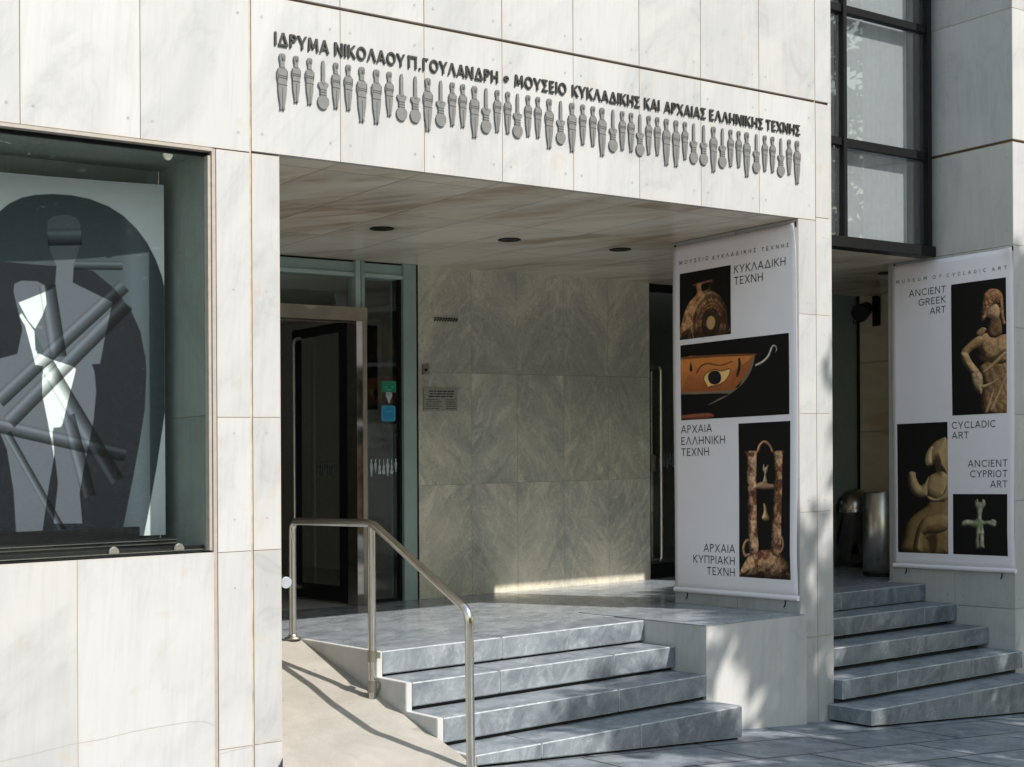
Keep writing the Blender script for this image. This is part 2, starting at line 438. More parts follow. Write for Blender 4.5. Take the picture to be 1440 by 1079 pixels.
# ================================================================ the ground
def sheet(name, x0, x1, y0, y1, dz, mat, nx=1):
    bm = newbm()
    quad(bm, [(x0, y0, pav(x0) + dz), (x1, y0, pav(x1) + dz), (x1, y1, pav(x1) + dz), (x0, y1, pav(x0) + dz)])
    return tag(obj(name, bm, mat, raw=True), kind='structure')

bm = newbm(); rows = [.9, .46, .02, -.42, -.86, -1.29]
while rows[-1] > -7.2: rows.append(rows[-1] - .44)
for i, (ya, yb) in enumerate(zip(rows, rows[1:])):
    x = -5.0 - random.random()
    if i in (2, 3, 4, 5): x = (6.277, 6.223, 6.575, 6.39)[i - 2] - 14 * .82
    while x < 20:
        l = .82 if i in (2, 3, 4, 5) else random.uniform(.6, 1.05)
        g = .004; x1 = x + l
        quad(bm, [(x + g, yb + g, pav(x)), (x1 - g, yb + g, pav(x1)), (x1 - g, ya - g, pav(x1)), (x + g, ya - g, pav(x))], 0, None, True)
        x = x1
bx0, bx1 = -7, 21
quad(bm, [(bx0, -7.6, pav(bx0) - .006), (bx1, -7.6, pav(bx1) - .006), (bx1, 1, pav(bx1) - .006), (bx0, 1, pav(bx0) - .006)], 1)
for f in bm.faces: pass
tag(obj('pavement', bm, [MT['pave'], MT['recess']]), kind='structure')
MT['asphalt'] = speckled('pale_street_paving', (.24, .235, .22), (.30, .29, .27), 12, .9)
sheet('road', -60, 80, -24, -7.6, -.13, MT['asphalt'])
MT['farpave'] = plain('far_pavement', (.45, .43, .395), .8, var=.15, scale=3)
sheet('far_pavement', -60, 80, -34, -24, -.02, MT['farpave'])
sheet('ground', -90, 110, -70, 40, -.32, MT['farpave'])

# ramp beside the steps
bm = newbm()
def rz(y): return ZL - .268 * (1.185 - y)
RL = [(1.185, ZL - .001), (.6, .30), (.0, .098), (-.25, .03), (-.8, -.11)]
for (ya, za), (yb, zb) in zip(RL, RL[1:]):
    xa, xb = (3.146, 3.146) if yb >= 0 else (3.146 if ya == 0 else .5243 * (ya + 6), .5243 * (yb + 6))
    quad(bm, [(xb, yb, zb), (3.885, yb, rz(yb)), (3.885, ya, min(ZL - .001, rz(ya))), (xa, ya, za)])
tag(obj('ramp', bm, MT['concrete']), kind='structure')

# landing floor
bm = newbm()
def floor_poly(pts, z=ZL - .0008, t=.1):
    A = [bm.verts.new((x, y, z)) for x, y in pts]; f = bm.faces.new(A)
floor_poly([(3.0, 1.19), (3.921, 1.19), (3.921, .60), (5.807, .66), (5.807, 1.1), (6.66, 1.1), (6.94, 1.1), (8.86, 1.1), (10.6, 1.1), (10.6, 2.76), (3.0, 2.76)])
floor_poly([(6.951, .98), (8.85, .98), (8.85, 1.1), (6.951, 1.1)])
tag(obj('floor', bm, MT['landing'], recalc=False), kind='structure')

# ================================================================ the museum
mus = thing('museum_building', 'white marble museum front with recessed entrance court and relief frieze above', 'museum', (3.0, .1, 0))

XS_L = [-1.7, -1.17, -.65, -.13, .39, .91, 1.43, 1.953, 2.473, 2.994]
XS_R = [3.003, 3.470, 3.946, 4.425, 4.897, 5.368, 5.839, 6.316, 6.807, 6.952]
bm = newbm(); A, B, Nn = X_, Z_, Vector((0, -1, 0))
def face_panel(x0, x1, z0, z1, g=.0015, bl=True):
    panel(bm, (x0 + g, 0, z0 + g), A, B, Nn, x1 - x0 - 2 * g, z1 - z0 - 2 * g, .03)
    if bl and x1 - x0 > .3:
        for bx in (.055, x1 - x0 - .055):
            if z1 - z0 > .3:
                bolts(bm, (x0, 0, z0), A, B, Nn, [(bx, .085)], 3); bolts(bm, (x0, 0, z0), A, B, Nn, [(bx, z1 - z0 - .1)], 3)
ZC = [3.619, 4.36, 5.1, 5.85]
for xs in (XS_L, XS_R):
    for x0, x1 in zip(xs, xs[1:]):
        if x0 == 6.807: face_panel(x0 + .002, x1, 2.905, 3.606)
        else: face_panel(x0, x1, 2.879 if xs is XS_L else 2.885, 3.607)
        for z0, z1 in zip(ZC, ZC[1:]): face_panel(x0, x1, z0, z1, .002)
# wall below the display window, and the narrow uprights beside it
xs = [-1.7, -.9, -.1, .65, 1.41, 2.183, 2.808]
for x0, x1 in zip(xs, xs[1:]): face_panel(x0, x1, -.25, 1.066, .0008, False)
for x0, x1 in ((2.827, 2.994), (3.003, 3.143)):
    for z0, z1 in ((-.25, .177), (.177, 1.063), (1.063, 1.671), (1.671, 2.876)): face_panel(x0, x1, z0, z1, .0012, False)
    c = (x1 - x0) / 2
    for z in (1.21, 1.60, 2.25, .9): bolts(bm, (x0, 0, 0), A, B, Nn, [(c, z)], 3, .005)
cr_ = [(1.86, .262), (2.0, .275), (2.14, .292), (2.3, .298), (2.42, .312), (2.55, .318), (2.68, .322), (2.76, .314), (2.806, .290)]
for (xa, za), (xb_, zb_) in zip(cr_, cr_[1:]): quad(bm, [(xa, -.0006, za - .0012), (xb_, -.0006, zb_ - .0012), (xb_, -.0006, zb_ + .0012), (xa, -.0006, za + .0012)], 6)
for (xa, za), (xb_, zb_) in zip(((2.829, .158), (2.9, .166), (2.993, .172)), ((2.9, .166), (2.993, .172), (3.14, .19))): quad(bm, [(xa, -.0006, za - .001), (xb_, -.0006, zb_ - .001), (xb_, -.0006, zb_ + .001), (xa, -.0006, za + .001)], 6)
# core behind the slabs
box(bm, -1.7, 6.945, .028, .22, 2.89, 5.84, 1); box(bm, -1.7, 2.80, .031, .25, -.3, 1.06, 1); box(bm, 2.815, 3.14, .03, .25, -.3, 2.889, 1)
box(bm, 2.809, 2.826, .004, .03, -.3, 2.876, 5)            # metal strip at the window edge
box(bm, -1.7, 6.949, .021, .028, 3.60, 3.63, 2)            # dark groove
box(bm, 2.9945, 3.0025, .004, .0279, -.3, 5.84, 4)
box(bm, 6.803, 6.811, .004, .0279, 2.9, 5.84, 4)
panel(bm, (3.144, .25, -.2), -Y_, Z_, X_, .25, 3.08, .002)
obj('facade_wall', bm, [MT['white'], MT['joint'], MT['groove'], MT['bolt'], MT['rustjoint'], MT['strip'], MT['crack']], mus)

# pier between the two openings (carries a banner on its left side)
bm = newbm()
for x0, x1 in ((6.652, 6.807), (6.809, 6.952)):
    for z0, z1 in ((-.4, .335), (.335, 1.10), (1.10, 1.70), (1.70, 2.306), (2.306, 2.884 if x0 < 6.7 else 2.904)):
        face_panel(x0, x1, z0, z1, .001, False)
        bolts(bm, (x0, 0, 0), A, B, Nn, [((x1 - x0) / 2, z0 + .07), ((x1 - x0) / 2, z1 - .12)], 3, .005)
for y0, y1 in ((0.002, .525), (.528, 1.10)):
    for z0, z1 in ((.2, 1.3), (1.3, 2.1), (2.1, 2.884)):
        panel(bm, (6.651, y1, z0 + .001), -Y_, Z_, -X_, y1 - y0, z1 - z0 - .002, .03)
panel(bm, (6.953, 0.001, -.4), Y_, Z_, X_, 1.1, 6.2, .03); panel(bm, (6.953, 1.101, ZL - .1), -X_, Z_, Y_, .30, 2.5, .03)
box(bm, 6.67, 6.93, .03, 1.08, -.4, 2.9, 1); box(bm, 6.67, 6.93, .22, .7, 2.9, 5.8, 1)
obj('entrance_pier', bm, [MT['white'], MT['joint'], MT['groove'], MT['bolt']], mus)

# wall returning to the street at the right, with its front
bm = newbm(); A2, N2 = -Y_, -X_
XR = 8.845
def side_panel(y0, y1, z0, z1, g=.0015):
    panel(bm, (XR, y1 - g, z0 + g), A2, Z_, N2, y1 - y0 - 2 * g, z1 - z0 - 2 * g, .03)
for y0, y1 in ((0, .497), (.497, 1.08)):
    side_panel(y0, y1, -.5, .343); side_panel(y0, y1, .343, 1.6); side_panel(y0, y1, 1.6, 2.884)
for z0, z1 in ((2.884, 3.606), (3.624, 4.54), (4.54, 5.45), (5.45, 5.85)): side_panel(0, 1.08, z0, z1)
for y in (.06, .43, .56, 1.0): bolts(bm, (XR, 0, 0), A2, Z_, N2, [(-y, .415)], 3, .007)
for y in (.05, .60):
    for z in (2.99, 3.50, 3.72, 4.42, 4.64): bolts(bm, (XR, 0, 0), A2, Z_, N2, [(-y, z)], 3, .006)
xs = [XR + .001, 9.36, 9.84, 10.4, 11.0, 11.6, 12.2, 12.8, 13.4, 14.0, 14.6, 15.2, 15.8, 16.4, 17.0]
for x0, x1 in zip(xs, xs[1:]):
    for z0, z1 in ((-1.4, .343), (.343, 1.10), (1.10, 1.70), (1.7, 2.306), (2.306, 2.884), (2.884, 3.606), (3.624, 4.54), (4.54, 5.85)): face_panel(x0, x1, z0, z1, .0015, False)
    for z in (.41, 1.2, 1.6, 2.2, 2.6): bolts(bm, (x0, 0, 0), X_, Z_, Nn, [(.05, z)], 3, .006)
panel(bm, (10.4, 1.081, ZL - .1), -X_, Z_, Y_, 1.555, 2.5, .03)
box(bm, XR + .03, 10.38, .03, 1.05, -.6, 5.84, 1); box(bm, 10.39, 16.9, .03, 1.0, -1.4, 5.84, 1); box(bm, XR + .02, 10.39, .02, 1.05, 3.60, 3.63, 2)
obj('return_wall', bm, [MT['white_shade'], MT['joint'], MT['groove'], MT['bolt']], mus)

# grey green marble wall at the back of the court
bm = newbm(); YB = 2.75
cx = [5.672, 6.157, 6.58, 7.031, 7.483, 7.925]
for r, (z0, z1) in enumerate(((.40, 1.30), (1.30, 2.118), (2.118, 2.9))):
    for i, (x0, x1) in enumerate(zip(cx, cx[1:])):
        panel(bm, (x0, YB, z0), X_, Z_, Nn, x1 - x0 - .0015, z1 - z0 - .0015, .03, 0, None, i % 2 == (r % 2), (r * 3.1, r * 1.7))
panel(bm, (5.671, YB + .2, .4), -Y_, Z_, -X_, .2, 2.5, .02)
box(bm, 5.69, 7.92, YB + .03, YB + .22, .4, 2.95, 1)
box(bm, 5.664, 5.672, YB - .004, YB + .03, .47, 2.884, 2)
obj('back_wall', bm, [MT['green'], MT['recess'], MT['groove']], mus)

# ceiling of the court
bm = newbm()
ys = [0.03, .20, 1.065, 1.92, 2.77]
for ya, yb in zip(ys, ys[1:]):
    xs = [2.52, 3.004, 3.48, 3.952, 4.438, 4.935, 5.412, 5.89, 6.366, 6.95]
    for x0, x1 in zip(xs, xs[1:]):
        if ya < 1 and x1 > 6.9: x1 = 6.652
        panel(bm, (x0 + .001, ya + .001, 2.886), X_, Y_, -Z_, x1 - x0 - .002, yb - ya - .002, .03)
for ya, yb in ((.70, 1.09), (1.09, 1.92), (1.92, 2.77)):
    for x0, x1 in ((6.954, 7.47), (7.47, 7.95), (7.95, 8.43), (8.43, 8.83), (8.84, 9.4), (9.4, 9.9), (9.9, 10.5)):
        if x0 > 8.8 and ya < 1: continue
        panel(bm, (x0 + .001, ya + .001, 2.886), X_, Y_, -Z_, x1 - x0 - .002, yb - ya - .002, .03)
box(bm, 2.5, 6.94, .225, 7.2, 2.917, 3.1, 1); box(bm, 6.96, 10.6, .8, 7.2, 2.917, 3.1, 1)
ceil = obj('ceiling', bm, [MT['soffit'], MT['recess']], mus)
for x, y in ((4.633, 1.519), (5.58, 1.496), (6.506, 1.474), (9.25, 1.42)):
    bm = newbm(); lathe(bm, [(.074, .0), (.075, -.004), (.066, -.005), (.062, -.0025), (0, -.002)], (x, y, 2.884), 26)
    obj('recessed_light', bm, MT['black'], ceil)

# display window
win = bpy.data.objects.new('display_window', None); COL.objects.link(win); win.parent = mus
bm = newbm()
box(bm, 1.0, 2.808, -.004, .035, 2.862, 2.877, 0); box(bm, 1.0, 2.806, .04, .06, 2.845, 2.8615, 1)
box(bm, 2.793, 2.808, .012, .055, 1.075, 2.845, 0)
box(bm, 1.0, 2.792, .066, .085, 1.071, 1.098, 1); box(bm, 1.0, 2.70, .16, .19, 1.071, 1.135, 1)
obj('window_frame', bm, [MT['strip'], MT['black']], win)
bm = newbm()
box(bm, 1.0, 2.70, .153, .157, 1.108, 1.113); box(bm, 1.0, 2.70, .153, .157, 1.124, 1.128); box(bm, 1.0, 2.79, .06, .064, 1.078, 1.082)
obj('chrome_rail', bm, MT['steel'], win)
bm = newbm(); quad(bm, [(1.0, .05, 1.07), (2.800, .05, 1.07), (2.800, .05, 2.865), (1.0, .05, 2.865)]); obj('pane', bm, MT['wglass'], win)
bm = newbm()
panel(bm, (2.795, .56, 1.07), -Y_, Z_, -X_, .5, .61, .02); panel(bm, (2.795, .56, 1.682), -Y_, Z_, -X_, .5, 1.2, .02)
panel(bm, (.6, .56, 1.07), X_, Z_, Nn, 1.1, 1.8, .02); panel(bm, (1.702, .56, 1.07), X_, Z_, Nn, 1.09, 1.8, .02)
panel(bm, (.6, .06, 2.868), X_, Y_, -Z_, 2.2, .5, .02); panel(bm, (.6, .06, 1.07), X_, Y_, Z_, 2.2, .5, .02, 1)
box(bm, .5, .6, .05, .6, 1.0, 2.9)
obj('case_lining', bm, [MT['case'], MT['black']], win)
for x, z, f in ((2.36, 1.083, 1), (2.66, 1.083, 1), (2.615, 2.838, -1)):
    bm = newbm(); pr = [(.024 * cos(a * pi / 10), f * .03 * sin(a * pi / 10)) for a in range(11)]
    prism(bm, [(x + a, z + b) for a, b in pr], 1, .036, .049); obj('glass_clip', bm, MT['bin'], win, bevel=.003)

# glazed entrance at the back, left
gz = bpy.data.objects.new('entrance_glazing', None); COL.objects.link(gz); gz.parent = mus
bm = newbm()
box(bm, 3.14, 5.555, YB, YB + .10, 2.800, 2.872); box(bm, 3.14, 5.555, YB - .012, YB + .11, 2.772, 2.798, 1)
box(bm, 5.555, 5.663, YB - .02, YB + .16, ZL, 2.884, 0); box(bm, 3.14, 5.55, YB + .002, YB + .1, 2.8725, 2.884, 2)
box(bm, 5.535, 5.5545, YB + .01, YB + .1, ZL, 2.771, 2)
box(bm, 5.158, 5.196, YB - .03, YB + .08, 2.546, 2.884, 1); box(bm, 5.198, 5.206, YB - .01, YB + .06, 2.546, 2.884, 2); box(bm, 5.208, 5.236, YB - .02, YB + .08, 2.546, 2.884, 0)
box(bm, 5.217, 5.534, YB + .02, YB + .06, ZL, ZL + .022, 2)
obj('glazing_frame', bm, [MT['greenframe'], MT['paleframe'], MT['black']], gz)
bm = newbm(); quad(bm, [(5.216, YB + .03, ZL + .02), (5.54, YB + .03, ZL + .02), (5.54, YB + .03, 2.775), (5.216, YB + .03, 2.775)]); obj('pane', bm, MT['glass'], gz)
bm = newbm(); quad(bm, [(3.14, YB + .03, 2.545), (5.16, YB + .03, 2.545), (5.16, YB + .03, 2.775), (3.14, YB + .03, 2.775)]); obj('pane', bm, MT['glass'], gz)
bm = newbm()
box(bm, 3.2, 5.214, 2.665, 2.82, 2.456, 2.5445); box(bm, 5.179, 5.214, 2.6655, 2.82, ZL, 2.4555)
tri = [(4.70, 2.5455), (4.79, 2.526), (4.865, 2.5455)]; prism(bm, [(4.705, 2.544), (4.77, 2.515), (4.80, 2.528), (4.86, 2.544)], 1, 2.659, 2.6645, 1)
obj('portal_frame', bm, [MT['portal'], MT['bin']], gz, bevel=.003)
bm = newbm(); box(bm, 5.131, 5.178, 2.668, 2.80, ZL, 2.4545); obj('mirror_post', bm, MT['mirror'], gz)

# open door leaf, seen from inside the court
dl = bpy.data.objects.new('door', None); COL.objects.link(dl); dl.parent = mus; dl['label'] = 'black framed glass door leaf standing open'
bm = newbm()
box(bm, 5.135, 5.185, 2.81, 2.925, .492, 2.47); box(bm, 5.135, 5.185, 3.565, 3.615, .492, 2.47)
box(bm, 5.137, 5.183, 2.925, 3.565, 2.405, 2.469); box(bm, 5.137, 5.183, 2.925, 3.565, .493, .60)
obj('door_frame', bm, MT['black'], dl, bevel=.003)
bm = newbm(); quad(bm, [(5.16, 2.92, .59), (5.16, 3.57, .59), (5.16, 3.57, 2.41), (5.16, 2.92, 2.41)]); obj('pane', bm, MT['glass'], dl)
for sx in (-.082, .075):
    bm = newbm(); x = 5.16 + sx; s = 1 if sx < 0 else -1
    tube(bm, fillet([(5.16 - s * .025, 3.48, 2.40), (x, 3.48, 2.40), (x, 3.48, .57), (5.16 - s * .025, 3.48, .57)], .05), .0125, 12)
    obj('door_handle', bm, MT['bin'], dl)

# side glass door right of the marble wall
sd = bpy.data.objects.new('door', None); COL.objects.link(sd); sd.parent = mus; sd['label'] = 'glass side door with tall double pull handle'
for z0, z1 in ((ZL + .004, .60), (2.82, 2.884)):
    bm = newbm(); box(bm, 7.927, 9.98, YB + .02, YB + .06, z0, z1); obj('door_rail', bm, MT['black'], sd, bevel=.003)
bm = newbm(); quad(bm, [(7.927, YB + .04, .6), (9.98, YB + .04, .6), (9.98, YB + .04, 2.82), (7.927, YB + .04, 2.82)]); obj('pane', bm, MT['glass'], sd)
for y, x in ((YB - .045, 8.005), (YB + .125, 8.053)):
    bm = newbm(); tube(bm, fillet([(x, YB + .04, 2.20), (x, y, 2.20), (x, y, .63), (x, YB + .04, .63)], .04), .0125, 12); obj('door_handle', bm, MT['bin'], sd)
bm = newbm(); box(bm, 7.935, 7.992, YB, YB + .08, 1.355, 1.487); tube(bm, [(7.965, YB - .012, 1.40), (7.965, YB + .01, 1.40)], .014, 10); obj('lock_plate', bm, MT['clamp'], sd, bevel=.004)

bm = newbm(); box(bm, 9.99, 10.33, 2.62, 2.9, ZL - .02, 2.884); box(bm, 10.32, 10.338, 2.60, 2.9, ZL, 2.884, 1)
obj('jamb_panel', bm, [MT['greenframe'], MT['black']], mus)
bm = newbm()
for y0, y1 in ((1.08, 1.85), (1.85, 2.62)):
    for z0, z1 in ((.4, 1.0), (1.0, 1.66), (1.66, 2.28), (2.28, 2.885)): panel(bm, (10.34, y1 - .001, z0 + .001), -Y_, Z_, -X_, y1 - y0 - .002, z1 - z0 - .002, .03)
box(bm, 10.375, 10.5, 1.08, 2.65, .4, 2.885, 1)
obj('side_wall', bm, [MT['beige'], MT['joint']], mus)

# dark interior
bm = newbm()
x0, x1, y0, y1 = 2.9, 11.2, 2.9, 7.5
quad(bm, [(x0, 2.76, ZL - .002), (x1, 2.76, ZL - .002), (x1, y1, ZL - .002), (x0, y1, ZL - .002)], 1)
quad(bm, [(x0, y1, .3), (x1, y1, .3), (x1, y1, 3), (x0, y1, 3)]); quad(bm, [(x1, y0, .3), (x1, y1, .3), (x1, y1, 3), (x1, y0, 3)])
quad(bm, [(x0, .25, -.3), (x0, y1, -.3), (x0, y1, 3), (x0, .25, 3)])
quad(bm, [(x0, 2.8, 2.9), (x1, 2.8, 2.9), (x1, y1, 2.9), (x0, y1, 2.9)])
quad(bm, [(10.42, 2.9, .3), (x1, 2.9, .3), (x1, 2.9, 3), (10.42, 2.9, 3)])
quad(bm, [(6.9, 3.4, ZL), (6.9, y1, ZL), (6.9, y1, 2.9), (6.9, 3.4, 2.9)])
obj('interior', bm, [MT['dark_room'], MT['dark_floor']], mus)

# glazed bay above the side entrance
cw = bpy.data.objects.new('curtain_wall', None); COL.objects.link(cw); cw.parent = mus
YG = .66
bm = newbm()
for x0, x1 in ((6.955, 6.99), (7.808, 7.848), (8.725, 8.778)): box(bm, x0, x1, YG - .035, YG + .05, 2.952, 5.84)
for z in (3.61, 4.53, 5.45): box(bm, 6.991, 7.807, YG - .022, YG + .03, z - .028, z + .028); box(bm, 7.849, 8.724, YG - .022, YG + .03, z - .028, z + .028)
box(bm, 6.955, 8.80, YG - .05, YG + .06, 2.874, 2.9515)
box(bm, 8.79, 8.842, YG + .02, YG + .05, 2.96, 5.84)
obj('mullion_frame', bm, MT['black'], cw, bevel=.003)
for x0, x1 in ((6.985, 7.812), (7.845, 8.73)):
    for z0, z1 in ((2.945, 3.585), (3.635, 4.505), (4.555, 5.425), (5.475, 5.84)):
        bm = newbm(); quad(bm, [(x0, YG, z0), (x1, YG, z0), (x1, YG, z1), (x0, YG, z1)]); obj('pane', bm, MT['cglass'], cw)
bm = newbm()
n = 60
for i in range(n):
    a, b = 6.99 + 1.63 * i / n, 6.99 + 1.63 * (i + 1) / n
    quad(bm, [(a, YG + .07 + .0015 * (i % 2), 2.96), (b, YG + .07 + .0015 * ((i + 1) % 2), 2.96), (b, YG + .07 + .0015 * ((i + 1) % 2), 5.84), (a, YG + .07 + .0015 * (i % 2), 5.84)])
obj('blind', bm, MT['blind'], cw)  # stops short at the right, leaving the dark backing as shadow strip
bm = newbm(); quad(bm, [(6.96, 1.05, 2.95), (8.84, 1.05, 2.95), (8.84, 1.05, 5.84), (6.96, 1.05, 5.84)]); quad(bm, [(6.96, YG + .06, 5.845), (8.84, YG + .06, 5.845), (8.84, 1.05, 5.845), (6.96, 1.05, 5.845)]); quad(bm, [(8.838, YG + .06, 2.95), (8.838, 1.05, 2.95), (8.838, 1.05, 5.84), (8.838, YG + .06, 5.84)]); MT['teal'] = plain('shadow_strip_backing', (.10, .13, .135), .8); obj('shadow_backing', bm, MT['teal'], cw)  # dark colour in place of the return wall's shadow at the right edge

# ================================================================ steps
def slab(name, pts, z0, z1, parent, bev=.006, zb=None, cuts=()):
    """a tread and its front: pts are front left, front right, back right, back left; cut into stones with fine joints"""
    (fx0, fy0), (fx1, fy1), (bx1_, by1), (bx0_, by0) = pts; bm = newbm(); ts = [0] + list(cuts) + [1]
    for ta, tb in zip(ts, ts[1:]):
        g = .0016 / (fx1 - fx0); ta2, tb2 = ta + (g if ta else 0), tb - (g if tb < 1 else 0); L = lambda a, c, t: a + (c - a) * t
        prism(bm, [(L(fx0, fx1, ta2), L(fy0, fy1, ta2)), (L(fx0, fx1, tb2), L(fy0, fy1, tb2)), (L(bx0_, bx1_, tb2), L(by0, by1, tb2)), (L(bx0_, bx1_, ta2), L(by0, by1, ta2))], 2, z0, z1)
    if zb:
        for v in bm.verts:
            if abs(v.co.z - z0) < 1e-6: v.co.z = zb(v.co.x)
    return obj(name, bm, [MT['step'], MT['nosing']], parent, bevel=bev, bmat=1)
st = thing('entrance_steps', 'four blue grey marble steps with white cheek slab and block up to the entrance court', 'staircase', (4.8, .2, 0))
SY = [(.385, .47), (.105, .203), (-.175, -.058), (-.445, -.335)]
SZ = [.483, .350, .208, .066]
for i, ((yl, yr), z) in enumerate(zip(SY, SZ)):
    zb = (lambda x: pav(x) + .012) if i == 3 else None
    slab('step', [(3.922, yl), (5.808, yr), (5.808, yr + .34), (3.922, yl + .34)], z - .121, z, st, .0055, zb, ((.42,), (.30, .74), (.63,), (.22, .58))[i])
bm = newbm()
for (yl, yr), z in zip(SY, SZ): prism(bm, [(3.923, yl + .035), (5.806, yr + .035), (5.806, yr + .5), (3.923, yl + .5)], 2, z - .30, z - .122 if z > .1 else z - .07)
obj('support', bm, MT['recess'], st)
prof = [(1.185, .485), (.380, .485), (.380, .353), (.100, .353), (.100, .211), (-.180, .211), (-.180, .069), (-.450, .069), (-.450, -.15), (1.185, -.15)]
bm = newbm(); prism(bm, prof, 0, 3.884, 3.9205); obj('cheek_slab', bm, MT['white_shade'], st, bevel=.003)
bm = newbm()
panel(bm, (5.811, -.05, -.3), X_, Z_, Nn, .84, .782, .03); panel(bm, (5.81, .76, -.3), -Y_, Z_, -X_, .808, .782, .03)
box(bm, 5.84, 6.65, -.019, .75, -.3, .48, 0)
obj('block', bm, [MT['white_shade']], st)
bm = newbm(); prism(bm, [(5.812, -.048), (6.6495, -.048), (6.6495, 1.1), (5.812, 1.1)], 2, .4825, .4885); obj('block_top', bm, MT['landing'], st, bevel=.002)

st2 = thing('side_steps', 'five dark blue grey marble steps between the pier and the return wall', 'staircase', (7.9, .2, -.1))
for i, (y, z) in enumerate(((.75, .4835), (.478, .355), (.21, .208), (-.06, .058), (-.335, -.088))):
    zb = (lambda x: pav(x) + .012) if i == 4 else None
    x0, x1 = (6.955, 8.842) if i < 4 else (6.895, 8.78)
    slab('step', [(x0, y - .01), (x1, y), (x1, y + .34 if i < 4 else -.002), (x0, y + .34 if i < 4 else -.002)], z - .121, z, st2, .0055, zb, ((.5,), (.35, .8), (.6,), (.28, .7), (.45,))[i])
bm = newbm()
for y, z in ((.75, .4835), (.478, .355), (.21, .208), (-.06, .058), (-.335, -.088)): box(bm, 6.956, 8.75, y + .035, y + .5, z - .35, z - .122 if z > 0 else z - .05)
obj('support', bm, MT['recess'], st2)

# ================================================================ handrails
hr = thing('handrail', 'bent stainless steel handrail on three posts along the entrance steps', 'handrail', (3.85, .36, .27))
XH = 3.842
pa = (XH, 1.20, 1.143); pb = (XH, .345, 1.147); pc = (XH, -.51, .752)
bm = newbm(); tube(bm, fillet([(XH, 1.20, ZL + .01), pa, pb, pc, (XH, -.52, .0)], .055, 7), .0205, 18); obj('rail', bm, MT['steel'], hr)
bm = newbm(); tube(bm, [(XH, .352, .24), (XH, .352, 1.13)], .0205, 18); obj('post', bm, MT['steel'], hr)
for z in (.285, .44):
    bm = newbm(); tube(bm, [(XH, .352, z), (XH, .352, z + .06)], .0245, 18); box(bm, XH, 3.883, .338, .366, z + .015, z + .045); obj('clamp', bm, MT['clamp'], hr)
bm = newbm(); lathe(bm, [(.021, .03), (.026, .018), (.045, .012), (.047, 0), (.0, 0)], (XH, 1.20, ZL + .002)); obj('base_flange', bm, MT['clamp'], hr)
hr2 = thing('handrail', 'short steel handrail end with white cap beside the left wall of the ramp', 'handrail', (3.26, .5, .9))
bm = newbm(); tube(bm, [(3.30, 1.35, 1.13), (3.292, .24, .888)], .023, 16); box(bm, 3.0, 3.30, .9, .93, 1.015, 1.03); obj('rail', bm, MT['steel'], hr2)
bm = newbm(); d = (Vector((3.292, .24, .888)) - Vector((3.30, 1.35, 1.13))).normalized(); e = Vector((3.292, .24, .888)); tube(bm, [e, e + d * .012], .0245, 18); MT['cap'] = plain('white_cap', (.40, .43, .46), .4); obj('end_cap', bm, MT['cap'], hr2, bevel=.003)

# ================================================================ sign with figurine frieze
def arc(cx, cy, rx, ry, a0, a1, n=12): return [(cx + rx * cos(radians(a0 + (a1 - a0) * i / n)), cy + ry * sin(radians(a0 + (a1 - a0) * i / n))) for i in range(n + 1)]
GL = {'Ι': (.16, [[(.08, 0), (.08, 1)]]), 'Δ': (.84, [[(.02, .07), (.82, .07)], [(.08, .07), (.42, 1)], [(.42, 1), (.76, .07)]]),
 'Ρ': (.58, [[(.09, 0), (.09, 1)], [(.09, .93)] + arc(.30, .72, .22, .21, 90, -90, 8) + [(.09, .51)]]), 'Υ': (.72, [[(.36, 0), (.36, .45)], [(.04, 1), (.36, .42)], [(.68, 1), (.36, .42)]]),
 'Μ': (.92, [[(.08, 0), (.16, 1)], [(.16, 1), (.46, .18)], [(.46, .18), (.76, 1)], [(.76, 1), (.84, 0)]]), 'Α': (.76, [[(.04, 0), (.38, 1)], [(.38, 1), (.72, 0)], [(.17, .32), (.59, .32)]]),
 'Ν': (.78, [[(.09, 0), (.09, 1)], [(.09, 1), (.69, 0)], [(.69, 0), (.69, 1)]]), 'Κ': (.68, [[(.09, 0), (.09, 1)], [(.62, 1), (.12, .5)], [(.22, .58), (.64, 0)]]),
 'Ο': (.86, [arc(.43, .5, .35, .44, 0, 360, 24)]), 'Λ': (.76, [[(.04, 0), (.38, 1)], [(.38, 1), (.72, 0)]]), 'Π': (.76, [[(.09, 0), (.09, 1)], [(.67, 0), (.67, 1)], [(.0, .93), (.76, .93)]]),
 '.': (.22, [[(.11, .0), (.11, .14)]]), 'Γ': (.54, [[(.09, 0), (.09, 1)], [(.09, .93), (.52, .93)]]), 'Η': (.74, [[(.09, 0), (.09, 1)], [(.65, 0), (.65, 1)], [(.09, .5), (.65, .5)]]),
 'Σ': (.64, [[(.04, .93), (.58, .93)], [(.06, .96), (.38, .5)], [(.38, .5), (.06, .04)], [(.04, .07), (.60, .07)]]), 'Ε': (.56, [[(.09, 0), (.09, 1)], [(.09, .93), (.52, .93)], [(.09, .5), (.46, .5)], [(.09, .07), (.54, .07)]]),
 'Χ': (.72, [[(.05, 0), (.67, 1)], [(.05, 1), (.67, 0)]]), 'Τ': (.66, [[(.33, 0), (.33, 1)], [(.02, .93), (.64, .93)]]), '•': (.3, [arc(.15, .5, .1, .16, 0, 360, 12)])}
